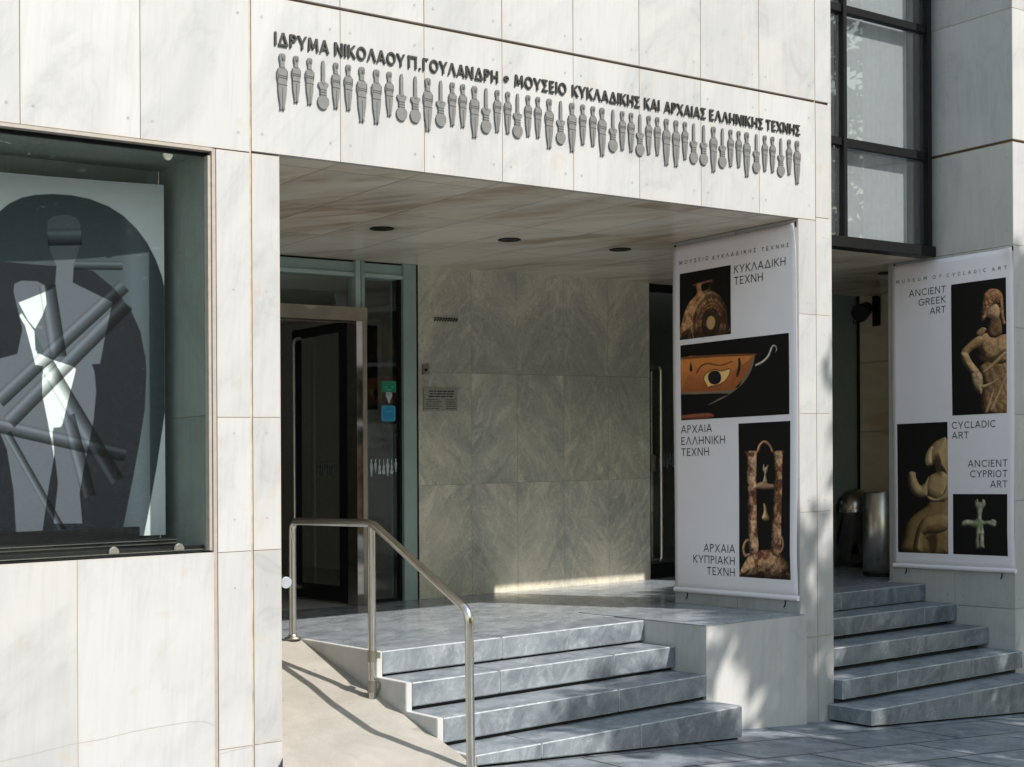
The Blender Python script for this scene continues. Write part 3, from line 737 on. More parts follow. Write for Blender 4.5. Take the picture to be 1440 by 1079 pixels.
GL.update({'C': (.80, [arc(.46, .5, .38, .44, 48, 312, 16)]), 'G': (.86, [arc(.46, .5, .38, .44, 48, 350, 18) + [(.84, .46)], [(.5, .46), (.87, .46)]]), 'U': (.72, [[(.09, 1), (.09, .36)] + arc(.36, .36, .27, .30, 180, 360, 10) + [(.63, 1)]]),
 'S': (.56, [arc(.28, .72, .2, .21, 40, 200, 8) + arc(.28, .28, .22, .22, 60, -150, 12)]), 'F': (.52, [[(.09, 0), (.09, 1)], [(.09, .93), (.50, .93)], [(.09, .5), (.45, .5)]]), 'L': (.5, [[(.09, 0), (.09, 1)], [(.09, .07), (.49, .07)]]),
 'D': (.78, [[(.09, 0), (.09, 1)], [(.09, .93), (.3, .93)] + arc(.3, .5, .40, .43, 90, -90, 12) + [(.09, .07)]]), 'R': (.62, [[(.09, 0), (.09, 1)], [(.09, .93)] + arc(.32, .72, .22, .21, 90, -90, 8) + [(.09, .51)], [(.3, .5), (.6, 0)]])})
for lat, gr in zip('AEHIKMNOPTXY', 'ΑΕΗΙΚΜΝΟΡΤΧΥ'): GL[lat] = GL[gr]
def strokes(bm, s, O, A, B, Nn, wd, cap, th, depth=0.0, align='L', gap=.15, mi=0):
    """draw capitals with even strokes on the plane O + A*x + B*y; depth > 0 makes solid raised letters"""
    O, A, B, Nn = map(Vector, (O, A, B, Nn)); n = 0
    tot = sum(GL[c][0] for c in s) + gap * (len(s) - 1); sx = wd / tot; x = 0
    if align == 'R': O = O - A * wd
    for c in s:
        for ln in GL[c][1]:
            pts = [Vector(((x + a) * sx, b_ * cap)) for a, b_ in ln]
            for p, q in zip(pts, pts[1:]):
                d = (q - p).normalized(); e = Vector((-d.y, d.x)) * th / 2; ext = d * (th * .3 if len(ln) > 2 else 0); n += 1
                if len(ln) == 2 and abs(d.x) > .15 and abs(d.y) > .3: e = Vector((th / 2 / max(.5, abs(d.y)), 0))     # slanting strokes end level
                k2 = [p - ext - e, q + ext - e, q + ext + e, p - ext + e]; lift = (.0002 if depth else .00004) * (n % 5)
                f = [O + A * v.x + B * v.y + Nn * (depth + lift) for v in k2]
                if not depth: g = bm.faces.new([bm.verts.new(v) for v in f]); g.material_index = mi
                else:
                    k3 = [O + A * v.x + B * v.y for v in k2]; quad(bm, f, mi)
                    for i in range(4): quad(bm, [k3[i], k3[(i + 1) % 4], f[(i + 1) % 4], f[i]], mi)
        x += GL[c][0] + gap
sg = thing('museum_sign', 'dark raised Greek lettering over a row of grey figurine reliefs above the entrance', 'sign', (3.1, -.001, 3.1))
for s, a, b in (('ΙΔΡΥΜΑ', 3.121, 3.404), ('ΝΙΚΟΛΑΟΥ', 3.436, 3.828), ('Π.', 3.848, 3.925), ('ΓΟΥΛΑΝΔΡΗ', 3.935, 4.395), ('•', 4.432, 4.464), ('ΜΟΥΣΕΙΟ', 4.502, 4.845), ('ΚΥΚΛΑΔΙΚΗΣ', 4.884, 5.368), ('ΚΑΙ', 5.40, 5.514), ('ΑΡΧΑΙΑΣ', 5.551, 5.873), ('ΕΛΛΗΝΙΚΗΣ', 5.903, 6.346), ('ΤΕΧΝΗΣ', 6.369, 6.667)):
    bm = newbm(); strokes(bm, s, (a, 0, 3.387), X_, Z_, Nn, b - a, .061, .0094, .009); obj('word', bm, MT['letter'], sg)

FIG = [(0, 0), (.05, .006), (.072, .04), (.068, .10), (.048, .165), (.052, .245), (.098, .272), (.122, .33), (.127, .41), (.106, .49), (.094, .55), (.1, .61), (.088, .74), (.062, .87), (.05, .935), (.058, .985), (.04, 1.0), (.016, .99), (.008, .93), (0.004, .70)]
VIO = [(0, 0), (.03, .02), (.042, .10), (.044, .42), (.06, .455), (.125, .46), (.14, .49), (.13, .53), (.09, .575), (.078, .62), (.085, .66), (.078, .70), (.085, .735), (.13, .765), (.155, .82), (.15, .89), (.11, .96), (.05, .995), (0, 1.0)]
def outline(half, c, top, h):
    pts = half + [(-x, y) for x, y in reversed(half) if x > 0]
    return [(c + x * h * .86, top - y * h) for x, y in pts]
def relief(kind, c, top, h):
    bm = newbm(); prism(bm, outline(FIG if kind == 'F' else VIO, c, top, h), 1, -.0095, .002)
    def ln(xa, ya, xb, yb, wd=.0032):
        a, b = Vector((c + xa * h, top - ya * h)), Vector((c + xb * h, top - yb * h)); d = (b - a).normalized(); n_ = Vector((-d.y, d.x)) * wd / 2
        prism(bm, [tuple(a - n_), tuple(b - n_), tuple(b + n_), tuple(a + n_)], 1, -.0104, -.008, 1)
    if kind == 'F':
        for y in (.40, .435): ln(-.085, y - .01, .085, y)
        ln(-.1, .30, -.08, .47, .0025); ln(.1, .30, .08, .47, .0025); ln(-.095, .545, .095, .555); ln(0, .60, 0, .98, .0026); ln(-.05, .25, .05, .255, .0025)
        prism(bm, [(c, top - .06 * h), (c + .02 * h, top - .125 * h), (c - .008 * h, top - .125 * h)], 1, -.0125, -.008, 1)
        ln(-.02, .03, -.03, .13, .0018); ln(.03, .03, .035, .13, .0018)
    else:
        for y in (.60, .655, .71): ln(-.075, y, .075, y + .008)
        ln(-.04, .455, 0, .50, .0025); ln(.04, .455, 0, .50, .0025)
    return bm
FRIEZE = [('F',3.159,.262),('F',3.231,.218),('F',3.302,.218),('V',3.374,.23),('F',3.443,.218),('F',3.511,.218),('F',3.585,.264),('F',3.667,.262),('F',3.74,.216),('V',3.81,.23),('V',3.89,.23),('F',3.964,.262),('V',4.041,.23),('F',4.111,.218),('F',4.175,.218),('F',4.247,.262),('V',4.319,.23),('F',4.39,.216),('F',4.457,.216),('V',4.52,.23),('F',4.589,.216),('F',4.654,.216),('F',4.729,.262),('V',4.806,.23)]
FRIEZE += [('F',4.884,.262),('F',4.958,.216),('F',5.029,.216),('F',5.094,.262),('V',5.171,.23),('F',5.239,.214),('F',5.303,.216),('V',5.368,.23),('F',5.433,.216),('F',5.498,.214),('F',5.566,.262),('F',5.64,.262),('F',5.709,.214),('V',5.777,.23),('V',5.856,.23),('F',5.934,.262),('V',6.006,.23),('F',6.073,.216),('F',6.14,.214),('F',6.207,.262),('V',6.287,.23),('F',6.359,.214),('F',6.425,.214),('V',6.497,.23),('F',6.569,.214),('F',6.639,.262)]
for k, c, h in FRIEZE: obj('figurine', relief(k, c, 3.352, h), [MT['relief'], MT['incise']], sg)

# ================================================================ banners
P={'egg':[(2.0,2.588),(2.046,2.63),(2.101,2.661),(2.16,2.678),(2.236,2.688),(2.317,2.689),(2.399,2.678),(2.483,2.65),(2.55,2.611),(2.61,2.554),(2.657,2.492),(2.696,2.416),(2.722,2.343),(2.741,2.26),(2.751,2.169),(2.755,2.044),(2.748,1.954),(2.746,1.82),(2.74,1.753),(2.721,1.628),(2.695,1.457),(2.664,1.286),(2.634,1.136),(2.358,1.135),(1.992,1.135)],
'inner':[(1.999,2.374),(2.076,2.37),(2.203,2.366),(2.316,2.367),(2.414,2.351),(2.514,2.269),(2.582,2.178),(2.624,2.081),(2.643,1.975),(2.645,1.989),(2.65,1.895),(2.642,1.724),(2.616,1.563),(2.586,1.402),(2.54,1.178),(2.358,1.177),(1.993,1.18)],
'v1r':[(1.022,2.669),(0.549,2.66),(0.549,2.231),(1.016,2.238)],
'v2r':[(1.017,2.195),(0.068,2.189),(0.068,1.699),(1.015,1.704)],
'v2':[(1.015,2.105),(0.686,2.098),(0.369,2.084),(0.363,2.063),(0.401,1.994),(0.457,1.934),(0.522,1.885),(0.547,1.875),(1.017,1.885)],
'v2rim':[(1.015,2.117),(0.686,2.109),(0.364,2.091),(0.363,2.079),(0.686,2.094),(1.015,2.102)],
'v2low':[(1.017,1.885),(0.547,1.875),(0.457,1.934),(0.401,1.994),(0.361,2.065),(0.35,2.062),(0.381,1.987),(0.438,1.921),(0.523,1.868),(0.638,1.821),(0.772,1.786),(0.654,1.828),(0.588,1.854),(1.017,1.871)],
'v2foot':[(1.015,1.731),(0.752,1.736),(0.73,1.704),(1.011,1.705)],
'v2hand':[(0.342,2.022),(0.291,2.038),(0.244,2.069),(0.217,2.113),(0.197,2.132),(0.171,2.124),(0.162,2.103),(0.178,2.083),(0.171,2.109),(0.193,2.119),(0.205,2.097),(0.228,2.057),(0.28,2.023),(0.338,2.009)],
'v2eye':[(0.8,1.962),(0.77,1.996),(0.703,2.015),(0.636,2.0),(0.567,2.01),(0.564,1.982),(0.604,1.937),(0.662,1.915),(0.741,1.908),(0.763,1.902),(0.774,1.918)],
'v2pup':[(0.761,1.961),(0.75,1.994),(0.711,2.008),(0.666,2.001),(0.64,1.969),(0.65,1.931),(0.69,1.917),(0.737,1.927)],
'v2brow':[(0.873,2.002),(0.83,2.048),(0.762,2.063),(0.669,2.043),(0.603,2.046),(0.541,2.058),(0.541,2.051),(0.603,2.038),(0.673,2.035),(0.76,2.053),(0.821,2.039),(0.864,1.998)],
'v2palm':[(0.932,2.043),(0.921,2.081),(0.907,2.041),(0.904,2.026),(0.918,2.013),(0.934,2.028)],
'v2side':[(0.489,2.068),(0.473,2.071),(0.466,2.028),(0.481,1.976),(0.502,1.952),(0.506,1.972),(0.489,2.024)],
'v3r':[(0.495,1.658),(0.065,1.658),(0.06,0.688),(0.49,0.688)],
'v3L':[(0.445,1.479),(0.339,1.479),(0.343,1.457),(0.347,1.315),(0.345,1.129),(0.338,0.981),(0.33,0.858),(0.406,0.837),(0.414,0.98),(0.426,1.228),(0.431,1.428)],
'v3R':[(0.201,1.472),(0.119,1.476),(0.125,1.434),(0.129,1.228),(0.134,1.034),(0.14,0.852),(0.22,0.862),(0.202,1.131),(0.194,1.289),(0.196,1.436)],
'v3arch':[(0.341,1.478),(0.325,1.518),(0.283,1.545),(0.242,1.534),(0.209,1.497),(0.196,1.47),(0.216,1.47),(0.234,1.504),(0.275,1.526),(0.304,1.509),(0.317,1.476)],
'v3bar':[(0.347,1.272),(0.285,1.29),(0.235,1.275),(0.197,1.271),(0.198,1.243),(0.347,1.243)],
'v3f':[(0.283,1.398),(0.269,1.376),(0.243,1.394),(0.25,1.351),(0.263,1.329),(0.25,1.283),(0.29,1.284),(0.276,1.333),(0.29,1.364)],
'v3g':[(0.284,1.152),(0.264,1.142),(0.253,1.1),(0.235,1.057),(0.27,1.047),(0.298,1.061),(0.281,1.105)],
'v3dome':[(0.488,0.69),(0.481,0.731),(0.45,0.777),(0.398,0.829),(0.313,0.859),(0.213,0.868),(0.132,0.849),(0.084,0.796),(0.063,0.746),(0.062,0.691)],
'v3ringL':[(0.401,0.93),(0.44,0.923),(0.466,0.879),(0.459,0.829),(0.436,0.811),(0.398,0.825),(0.398,0.841),(0.432,0.836),(0.442,0.867),(0.428,0.902),(0.401,0.912)],
'v3ringR':[(0.138,0.955),(0.115,0.947),(0.106,0.901),(0.116,0.865),(0.138,0.85),(0.138,0.864),(0.123,0.895),(0.128,0.931),(0.138,0.937)],
'sr':[(0.497,2.661),(0.046,2.659),(0.047,1.715),(0.496,1.714)],
'gr':[(0.99,1.67),(0.54,1.671),(0.543,0.71),(0.991,0.715)],
'cr':[(0.496,1.146),(0.047,1.146),(0.042,0.712),(0.498,0.712)],
'cx':[(0.297,1.027),(0.315,1.063),(0.312,1.094),(0.289,1.11),(0.279,1.091),(0.258,1.091),(0.247,1.109),(0.224,1.096),(0.224,1.064),(0.247,1.031),(0.253,0.962),(0.184,0.959),(0.166,0.969),(0.135,0.959),(0.132,0.932),(0.149,0.913),(0.184,0.922),(0.241,0.924),(0.234,0.875),(0.237,0.802),(0.234,0.762),(0.269,0.765),(0.306,0.761),(0.302,0.874),(0.296,0.92),(0.348,0.919),(0.42,0.913),(0.424,0.945),(0.376,0.963),(0.304,0.959)],
'cxd':[(0.282,0.852),(0.262,0.86),(0.266,0.765),(0.274,0.765)],
'cxg':[(0.348,0.952),(0.276,0.957),(0.24,0.948),(0.255,0.923),(0.283,0.911),(0.34,0.924)],
'figure':[(2.211,2.527),(2.213,2.568),(2.239,2.589),(2.296,2.599),(2.338,2.588),(2.357,2.561),(2.359,2.486),(2.343,2.419),(2.326,2.38),(2.321,2.295),(2.498,2.213),(2.468,2.075),(2.441,1.931),(2.404,1.928),(2.416,1.893),(2.423,1.807),(2.411,1.674),(2.383,1.542),(2.367,1.467),(2.347,1.345),(2.358,1.207),(2.232,1.212),(2.246,1.338),(2.252,1.394),(2.238,1.525),(2.211,1.377),(2.183,1.182),(2.069,1.178),(2.059,1.362),(2.031,1.546),(1.995,1.638),(1.925,1.892),(1.997,1.944),(2.078,1.968),(2.101,2.08),(2.079,2.171),(2.063,2.243),(2.067,2.277),(2.098,2.293),(2.167,2.293),(2.197,2.277),(2.204,2.247),(2.243,2.272),(2.251,2.366),(2.224,2.429)],
'mhead':[(2.085,2.195),(2.2,2.247),(2.205,2.195),(2.186,2.139),(2.155,2.082),(2.125,2.117)],
'mbody':[(2.097,2.149),(2.109,2.131),(2.152,2.071),(2.156,1.986),(2.179,1.968),(2.223,1.947),(2.317,1.918),(2.333,1.906),(2.329,1.884),(2.313,1.822),(2.291,1.734),(2.274,1.66),(2.265,1.644),(2.234,1.641),(2.228,1.616),(2.234,1.56),(2.236,1.505),(2.227,1.561),(2.209,1.666),(2.185,1.789),(2.185,1.863),(2.191,1.916),(2.156,1.921),(2.142,1.979),(2.112,2.094),(2.088,2.136)],
'mtri':[(2.154,2.065),(2.193,1.984),(2.164,1.967),(2.156,2.029)],
't1':[(1.996,1.757),(2.552,2.29),(0.0479,0)],
't2':[(2.04,1.666),(2.565,2.208),(0.0514,0)],
't3':[(2.209,2.278),(2.257,1.957),(0.0555,0)],
't4':[(2.204,1.925),(2.514,1.392),(0.0537,0)],
't5':[(1.959,1.66),(2.555,1.513),(0.0467,0)],
't6':[(2.031,1.619),(2.27,1.178),(0.0264,0)],
't8':[(2.297,1.697),(2.39,1.326),(0.0467,0)],
't7':[(2.33,2.373),(2.544,2.381),(0.0299,0)],
't9':[(2.211,2.491),(2.361,2.503),(0.0563,0)],
'v1':[(0.9,2.577),(0.885,2.586),(0.817,2.591),(0.729,2.597),(0.708,2.593),(0.705,2.578),(0.721,2.567),(0.733,2.557),(0.724,2.527),(0.697,2.511),(0.644,2.484),(0.603,2.433),(0.583,2.372),(0.58,2.313),(0.586,2.236),(1.015,2.243),(0.999,2.344),(0.986,2.386),(0.961,2.436),(0.917,2.483),(0.867,2.512),(0.861,2.538),(0.873,2.569)],
'v1h':[(0.814,2.577),(0.744,2.584),(0.736,2.564),(0.763,2.539),(0.805,2.531),(0.821,2.555)],
'v1c':[(0.731,2.319),(0.642,2.31),(0.731,2.417)],
'hair':[(0.233,2.518),(0.22,2.564),(0.177,2.593),(0.122,2.587),(0.079,2.554),(0.068,2.482),(0.064,2.387),(0.051,2.338),(0.08,2.333),(0.096,2.409),(0.112,2.481),(0.145,2.48),(0.184,2.451),(0.212,2.391),(0.245,2.374),(0.239,2.461)],
'face':[(0.195,2.447),(0.167,2.473),(0.123,2.483),(0.096,2.442),(0.099,2.4),(0.124,2.372),(0.168,2.385),(0.206,2.41)],
'neck':[(0.162,2.391),(0.102,2.39),(0.083,2.275),(0.146,2.247),(0.196,2.28)],
'curl':[(0.291,2.293),(0.246,2.328),(0.207,2.316),(0.221,2.287),(0.263,2.264)],
'torso':[(0.268,2.272),(0.201,2.285),(0.146,2.252),(0.07,2.264),(0.041,2.243),(0.042,2.073),(0.181,2.074),(0.241,2.126),(0.278,2.206)],
'armu':[(0.274,2.271),(0.226,2.249),(0.246,2.203),(0.325,2.169),(0.371,2.131),(0.417,2.144),(0.413,2.178),(0.359,2.222)],
'arml':[(0.419,2.159),(0.365,2.157),(0.328,2.094),(0.272,2.027),(0.261,1.984),(0.304,1.982),(0.36,2.033),(0.406,2.095)],
'hand':[(0.335,2.003),(0.261,2.014),(0.24,1.944),(0.249,1.863),(0.271,1.857),(0.318,1.91)],
'skirt':[(0.261,2.051),(0.18,2.093),(0.041,2.111),(0.043,1.715),(0.238,1.722),(0.254,1.849),(0.24,1.915),(0.261,2.003)],
'f1':[(0.248,1.918),(0.181,1.933),(0.117,1.965),(0.135,1.935),(0.204,1.902),(0.248,1.895)],
'f2':[(0.188,1.745),(0.127,1.861),(0.047,2.012),(0.046,1.965),(0.116,1.822),(0.158,1.737)],
'f3':[(0.242,2.019),(0.17,2.065),(0.068,2.143),(0.051,2.121),(0.148,2.05),(0.223,2.002)],
'f4':[(0.267,2.138),(0.18,2.11),(0.068,2.16),(0.058,2.129),(0.158,2.08),(0.249,2.098)],
'f5':[(0.227,1.732),(0.182,1.845),(0.149,1.881),(0.162,1.834),(0.199,1.731)],
'ghead':[(0.741,1.405),(0.723,1.458),(0.676,1.51),(0.618,1.542),(0.541,1.543),(0.543,1.305),(0.573,1.306),(0.643,1.326),(0.652,1.369),(0.689,1.348),(0.73,1.356)],
'gface':[(0.735,1.405),(0.717,1.458),(0.682,1.495),(0.662,1.485),(0.677,1.452),(0.677,1.374),(0.712,1.36),(0.73,1.37)],
'gbody':[(0.642,1.364),(0.542,1.324),(0.544,1.114),(0.621,1.089),(0.69,1.103),(0.737,1.142),(0.748,1.21),(0.701,1.278),(0.643,1.306)],
'garm':[(0.707,1.276),(0.774,1.206),(0.821,1.269),(0.828,1.307),(0.888,1.307),(0.889,1.221),(0.856,1.152),(0.796,1.121),(0.723,1.132),(0.719,1.21)],
'gfore':[(0.719,1.133),(0.644,1.113),(0.58,1.152),(0.545,1.219),(0.544,1.152),(0.575,1.104),(0.644,1.086),(0.708,1.101)],
'glow':[(0.738,1.05),(0.679,1.099),(0.544,1.109),(0.546,0.713),(0.937,0.715),(0.936,0.817),(0.905,0.926),(0.833,0.995)],
'gknee':[(0.852,0.718),(0.834,0.829),(0.792,0.927),(0.715,0.987),(0.544,0.999),(0.545,0.893),(0.645,0.853),(0.751,0.841),(0.769,0.717)],
'gd2':[(0.733,0.831),(0.64,0.851),(0.646,0.716),(0.699,0.714),(0.716,0.793)]}
# ---- printed pictures: each is one sheet of small quads that carries its own ink colours
import numpy as np
NR = np.random.default_rng(5)
def vnoise(shape, cell, octv=3):
    out = np.zeros(shape); amp, tot = 1.0, 0
    for o in range(octv):
        c = max(1.0, cell / 2 ** o); gy, gx = int(shape[0] / c) + 3, int(shape[1] / c) + 3; g = NR.random((gy, gx))
        yy, xx = np.arange(shape[0]) / c, np.arange(shape[1]) / c; y0, x0 = yy.astype(int), xx.astype(int); fy, fx = (yy - y0)[:, None], (xx - x0)[None]
        fy, fx = fy * fy * (3 - 2 * fy), fx * fx * (3 - 2 * fx)
        v = (g[np.ix_(y0, x0)] * (1 - fy) * (1 - fx) + g[np.ix_(y0 + 1, x0)] * fy * (1 - fx) + g[np.ix_(y0, x0 + 1)] * (1 - fy) * fx + g[np.ix_(y0 + 1, x0 + 1)] * fy * fx)
        out += v * amp; tot += amp; amp *= .55
    return out / tot
class Raster:
    """a = along the sheet, b = up; colours linear"""
    def __init__(s, a0, a1, b0, b1, px, bg):
        s.na, s.nb = int(abs(a1 - a0) / px), int((b1 - b0) / px); s.ea, s.eb = np.linspace(a0, a1, s.na + 1), np.linspace(b0, b1, s.nb + 1)
        s.A, s.B = np.meshgrid((s.ea[1:] + s.ea[:-1]) / 2, (s.eb[1:] + s.eb[:-1]) / 2); s.px = px
        s.C = np.ones((s.nb, s.na, 3)) * np.array(bg)
    def sdf(s, pts):
        P_ = np.array(pts); Q_ = np.roll(P_, -1, 0); d2 = np.full(s.A.shape, 1e9); ins = np.zeros(s.A.shape, bool)
        for (x0, y0), (x1, y1) in zip(P_, Q_):
            ex, ey = x1 - x0, y1 - y0; L = ex * ex + ey * ey + 1e-12; t = np.clip(((s.A - x0) * ex + (s.B - y0) * ey) / L, 0, 1)
            d2 = np.minimum(d2, (s.A - x0 - t * ex) ** 2 + (s.B - y0 - t * ey) ** 2)
            if abs(ey) > 1e-12: ins ^= ((y0 > s.B) != (y1 > s.B)) & (s.A < (x1 - x0) * (s.B - y0) / (y1 - y0) + x0)
        return np.sqrt(d2) * np.where(ins, 1, -1)
    def noise(s, size, o=3): return vnoise(s.A.shape, size / s.px, o)
    def put(s, mask, col): m = np.clip(mask, 0, 1)[..., None]; s.C = s.C * (1 - m) + np.array(col) * m if np.ndim(col) < 3 else s.C * (1 - m) + col * m
    def cov(s, d): return np.clip(d / s.px + .5, 0, 1)
    def solid(s, key, col, R=.05, light=(.55, .45, .70), amb=.16, grain=.35, gs=.012, sm=3, bumps=0.0, bs=.03, mott=None):
        """a rounded photographed body: the outline inflated and lit, with mottled surface"""
        d = s.sdf(smooth(P[key], sm) if sm else P[key]); u = np.clip(d / R, 0, 1); h = R * np.sqrt(np.clip(1 - (1 - u) ** 2, 0, 1))
        if bumps: h = h + bumps * s.noise(bs, 3)
        gy, gx = np.gradient(h, s.px); sg = 1 if s.ea[-1] < s.ea[0] else -1        # a runs to the viewer's right
        n = np.sqrt(gx * gx + gy * gy + 1); lx, ly, lz = light
        sh = np.clip((gx * lx * -1 * -1 + -gy * ly * -1 * -1 + lz) / n, 0, 1) if False else np.clip((-gx * -lx + -gy * ly + lz) / n, 0, 1)
        tone = amb + (1 - amb) * sh ** 1.3; g = s.noise(gs, 4); tone = tone * (1 + grain * (g - .5) * 2)
        c = np.array(col)[None, None] * tone[..., None]
        if mott is not None: m2 = np.clip((s.noise(gs * 2.2, 3) - .46) * 7, 0, 1)[..., None]; c = c * (1 - m2) + np.array(mott)[None, None] * tone[..., None] * m2
        s.put(s.cov(d), np.clip(c, 0, 1)); return d
    def flat(s, key, col, sm=3, soft=1.0, amt=1.0): d = s.sdf(smooth(P[key], sm) if sm else P[key]); s.put(np.clip(d / (s.px * soft) + .5, 0, 1) * amt, col); return d
    def mesh(s, name, to3, parent, mat, gain=1.0):
        na, nb = s.na, s.nb; vs = [to3(a, b) for b in s.eb for a in s.ea]
        idx = np.arange((na + 1) * (nb + 1)).reshape(nb + 1, na + 1)
        f = np.stack([idx[:-1, :-1], idx[:-1, 1:], idx[1:, 1:], idx[1:, :-1]], -1).reshape(-1, 4)
        root = parent
        while root.parent is not None: root = root.parent
        o0 = ORG[root.name]; me = bpy.data.meshes.new(name)
        me.from_pydata([(x - o0.x, y - o0.y, z - SH * y - o0.z) for x, y, z in vs], [], f.tolist())
        at = me.attributes.new('ink', 'FLOAT_COLOR', 'FACE'); c = np.ones((na * nb, 4)); c[:, :3] = np.clip(s.C.reshape(-1, 3) * gain, 0, .9); at.data.foreach_set('color', c.ravel().astype(np.float32))
        me.materials.append(mat); o = bpy.data.objects.new(name, me); COL.objects.link(o); o.parent = parent
        return o
def ink_mat(name, rough, spec):
    k = N(name); k.col(k.attr('ink').outputs['Color']); k.rough(rough); k.b.inputs['Specular IOR Level'].default_value = spec
    return k.m
MT['ink_print'] = ink_mat('printed_picture', .6, .2); MT['gloss_print'] = ink_mat('printed_art', .5, .15)
def rect_of(key): r = P[key]; return max(p[0] for p in r), min(p[0] for p in r), min(p[1] for p in r), max(p[1] for p in r)
BLK = (.006, .0055, .005)
def pic(key, px=.0035): a0, a1, b0, b1 = rect_of(key); return Raster(a0, a1, b0, b1, px, BLK)

def pic_flask():
    r = pic('v1r'); d = r.solid('v1', (.42, .24, .115), .11, amb=.12, grain=.7, gs=.02, mott=(.20, .09, .05), bumps=.008, bs=.02)
    (cx0, cz0), (ex, _), (_, ez) = P['v1c']; e = np.sqrt(((r.A - cx0) / abs(ex - cx0)) ** 2 + ((r.B - cz0) / abs(ez - cz0)) ** 2)
    inn = r.cov(d); n = r.noise(.02, 3)
    for lo, hi, c, am in ((0, .45, (.40, .27, .13), .85), (.45, 1.0, (.022, .014, .010), .93), (1.32, 1.42, (.03, .018, .012), .8), (1.62, 1.86, (.035, .02, .014), .72), (1.98, 2.04, (.45, .32, .18), .5)):
        m = np.clip((e - lo) * 22 + .5, 0, 1) * np.clip((hi - e) * 22 + .5, 0, 1); r.put(m * inn * am * np.clip(.55 + n, 0, 1), c)
    dots = (np.sin(r.A * 210) * np.sin(r.B * 210) > .45) & (e > 1.42) & (e < 1.62); r.put(dots * inn * .7, (.03, .018, .012))
    m = np.clip((e - 1.05) * 20, 0, 1) * np.clip((1.3 - e) * 20, 0, 1) * (r.noise(.012, 2) > .52); r.put(m * inn * .6, (.06, .03, .02))
    r.flat('v1h', BLK); return r
def pic_cup():
    r = pic('v2r'); d = r.solid('v2', (.60, .235, .06), .16, amb=.45, grain=.18, gs=.03)
    r.put(np.clip((2.12 - r.B) * 4, 0, .5) * r.cov(d), (.22, .05, .03))
    r.flat('v2low', (.16, .135, .10), amt=.8); r.flat('v2rim', (.13, .05, .022)); r.solid('v2foot', (.26, .08, .05), .03, amb=.4)
    r.solid('v2hand', (.5, .47, .42), .014, amb=.05); r.flat('v2brow', (.10, .035, .015)); r.flat('v2eye', (.66, .42, .16)); dd = r.sdf(smooth(P['v2eye'], 3)); r.put(np.clip(1.2 - np.abs(dd) / .0045, 0, 1), (.05, .02, .01))
    r.flat('v2pup', (.012, .01, .012)); r.flat('v2palm', (.02, .012, .01)); r.flat('v2side', (.02, .012, .01)); return r
def pic_jug():
    r = pic('v3r'); kw = dict(amb=.10, grain=.75, gs=.022, bumps=.012, bs=.022, mott=(.17, .065, .04))
    for k_ in ('v3ringL', 'v3ringR'): r.solid(k_, (.42, .24, .15), .016, amb=.1)
    r.solid('v3f', (.42, .33, .24), .02, amb=.1, grain=.8); r.solid('v3g', (.58, .40, .20), .03, amb=.15)
    r.solid('v3arch', (.48, .27, .16), .024, amb=.1, grain=.5); r.solid('v3bar', (.40, .25, .16), .022, amb=.1)
    r.solid('v3dome', (.48, .29, .16), .12, **kw); r.solid('v3L', (.60, .37, .24), .034, light=(-.5, .3, .75), **kw); r.solid('v3R', (.52, .31, .19), .034, light=(-.5, .3, .75), **kw); return r
def pic_statue():
    r = pic('sr', .003); L = (-.45, .55, .62); kw = dict(light=L, amb=.06, grain=.45, gs=.02, bumps=.010, bs=.03)
    W1, W2 = (.50, .31, .155), (.40, .24, .115)
    r.solid('skirt', W2, .07, **kw)
    n = r.noise(.05, 2); d = r.sdf(P['skirt']); fold = .5 + .5 * np.sin((r.A * 1.0 - r.B * .42) * 105 + n * 5); r.put(r.cov(d) * np.clip(fold - .35, 0, 1) * .85, (.035, .02, .010))
    r.solid('torso', W1, .06, **kw); r.flat('f4', (.05, .028, .014), soft=5, amt=.85)
    r.solid('neck', (.42, .24, .12), .035, **kw); r.flat('neck', (.03, .016, .01), soft=8, amt=.55)
    r.solid('curl', (.42, .27, .16), .02, light=L, amb=.06, grain=.9, gs=.01)
    r.solid('hair', (.46, .23, .115), .045, light=L, amb=.10, grain=.8, gs=.016, bumps=.022, bs=.022); r.solid('face', (.60, .38, .22), .05, light=L, amb=.16, grain=.3)
    fd = P['face']; fx = sum(p[0] for p in fd) / len(fd); fz = sum(p[1] for p in fd) / len(fd)
    for da, db, s_ in ((.022, .012, .009), (-.016, .022, .009), (.014, -.035, .010)): r.put(np.exp(-((r.A - fx - da) ** 2 + ((r.B - fz - db) * 1.8) ** 2) / s_ ** 2) * .75, (.05, .025, .015))
    r.solid('armu', W1, .04, **kw); r.solid('arml', (.56, .37, .20), .04, **kw); r.solid('hand', (.54, .38, .21), .04, **kw)
    for k_ in ('f1', 'f2', 'f3', 'f5'): r.solid(k_, (.56, .36, .19), .018, light=L, amb=.12, grain=.4)
    return r
def pic_seated():
    r = pic('gr'); L = (-.5, .45, .62); kw = dict(light=L, amb=.08, grain=.22, gs=.03)
    r.solid('glow', (.30, .19, .085), .07, **kw); r.solid('gknee', (.40, .26, .12), .09, **kw); r.flat('gd2', (.035, .022, .011), soft=6, amt=.9)
    r.solid('gbody', (.48, .33, .17), .08, **kw); r.flat('gbody', (.05, .03, .015), soft=30, amt=.0); r.solid('garm', (.50, .35, .19), .045, **kw); r.solid('gfore', (.50, .35, .18), .03, **kw)
    r.solid('ghead', (.50, .35, .18), .12, **kw); r.solid('gface', (.60, .45, .25), .05, light=L, amb=.3, grain=.15); return r
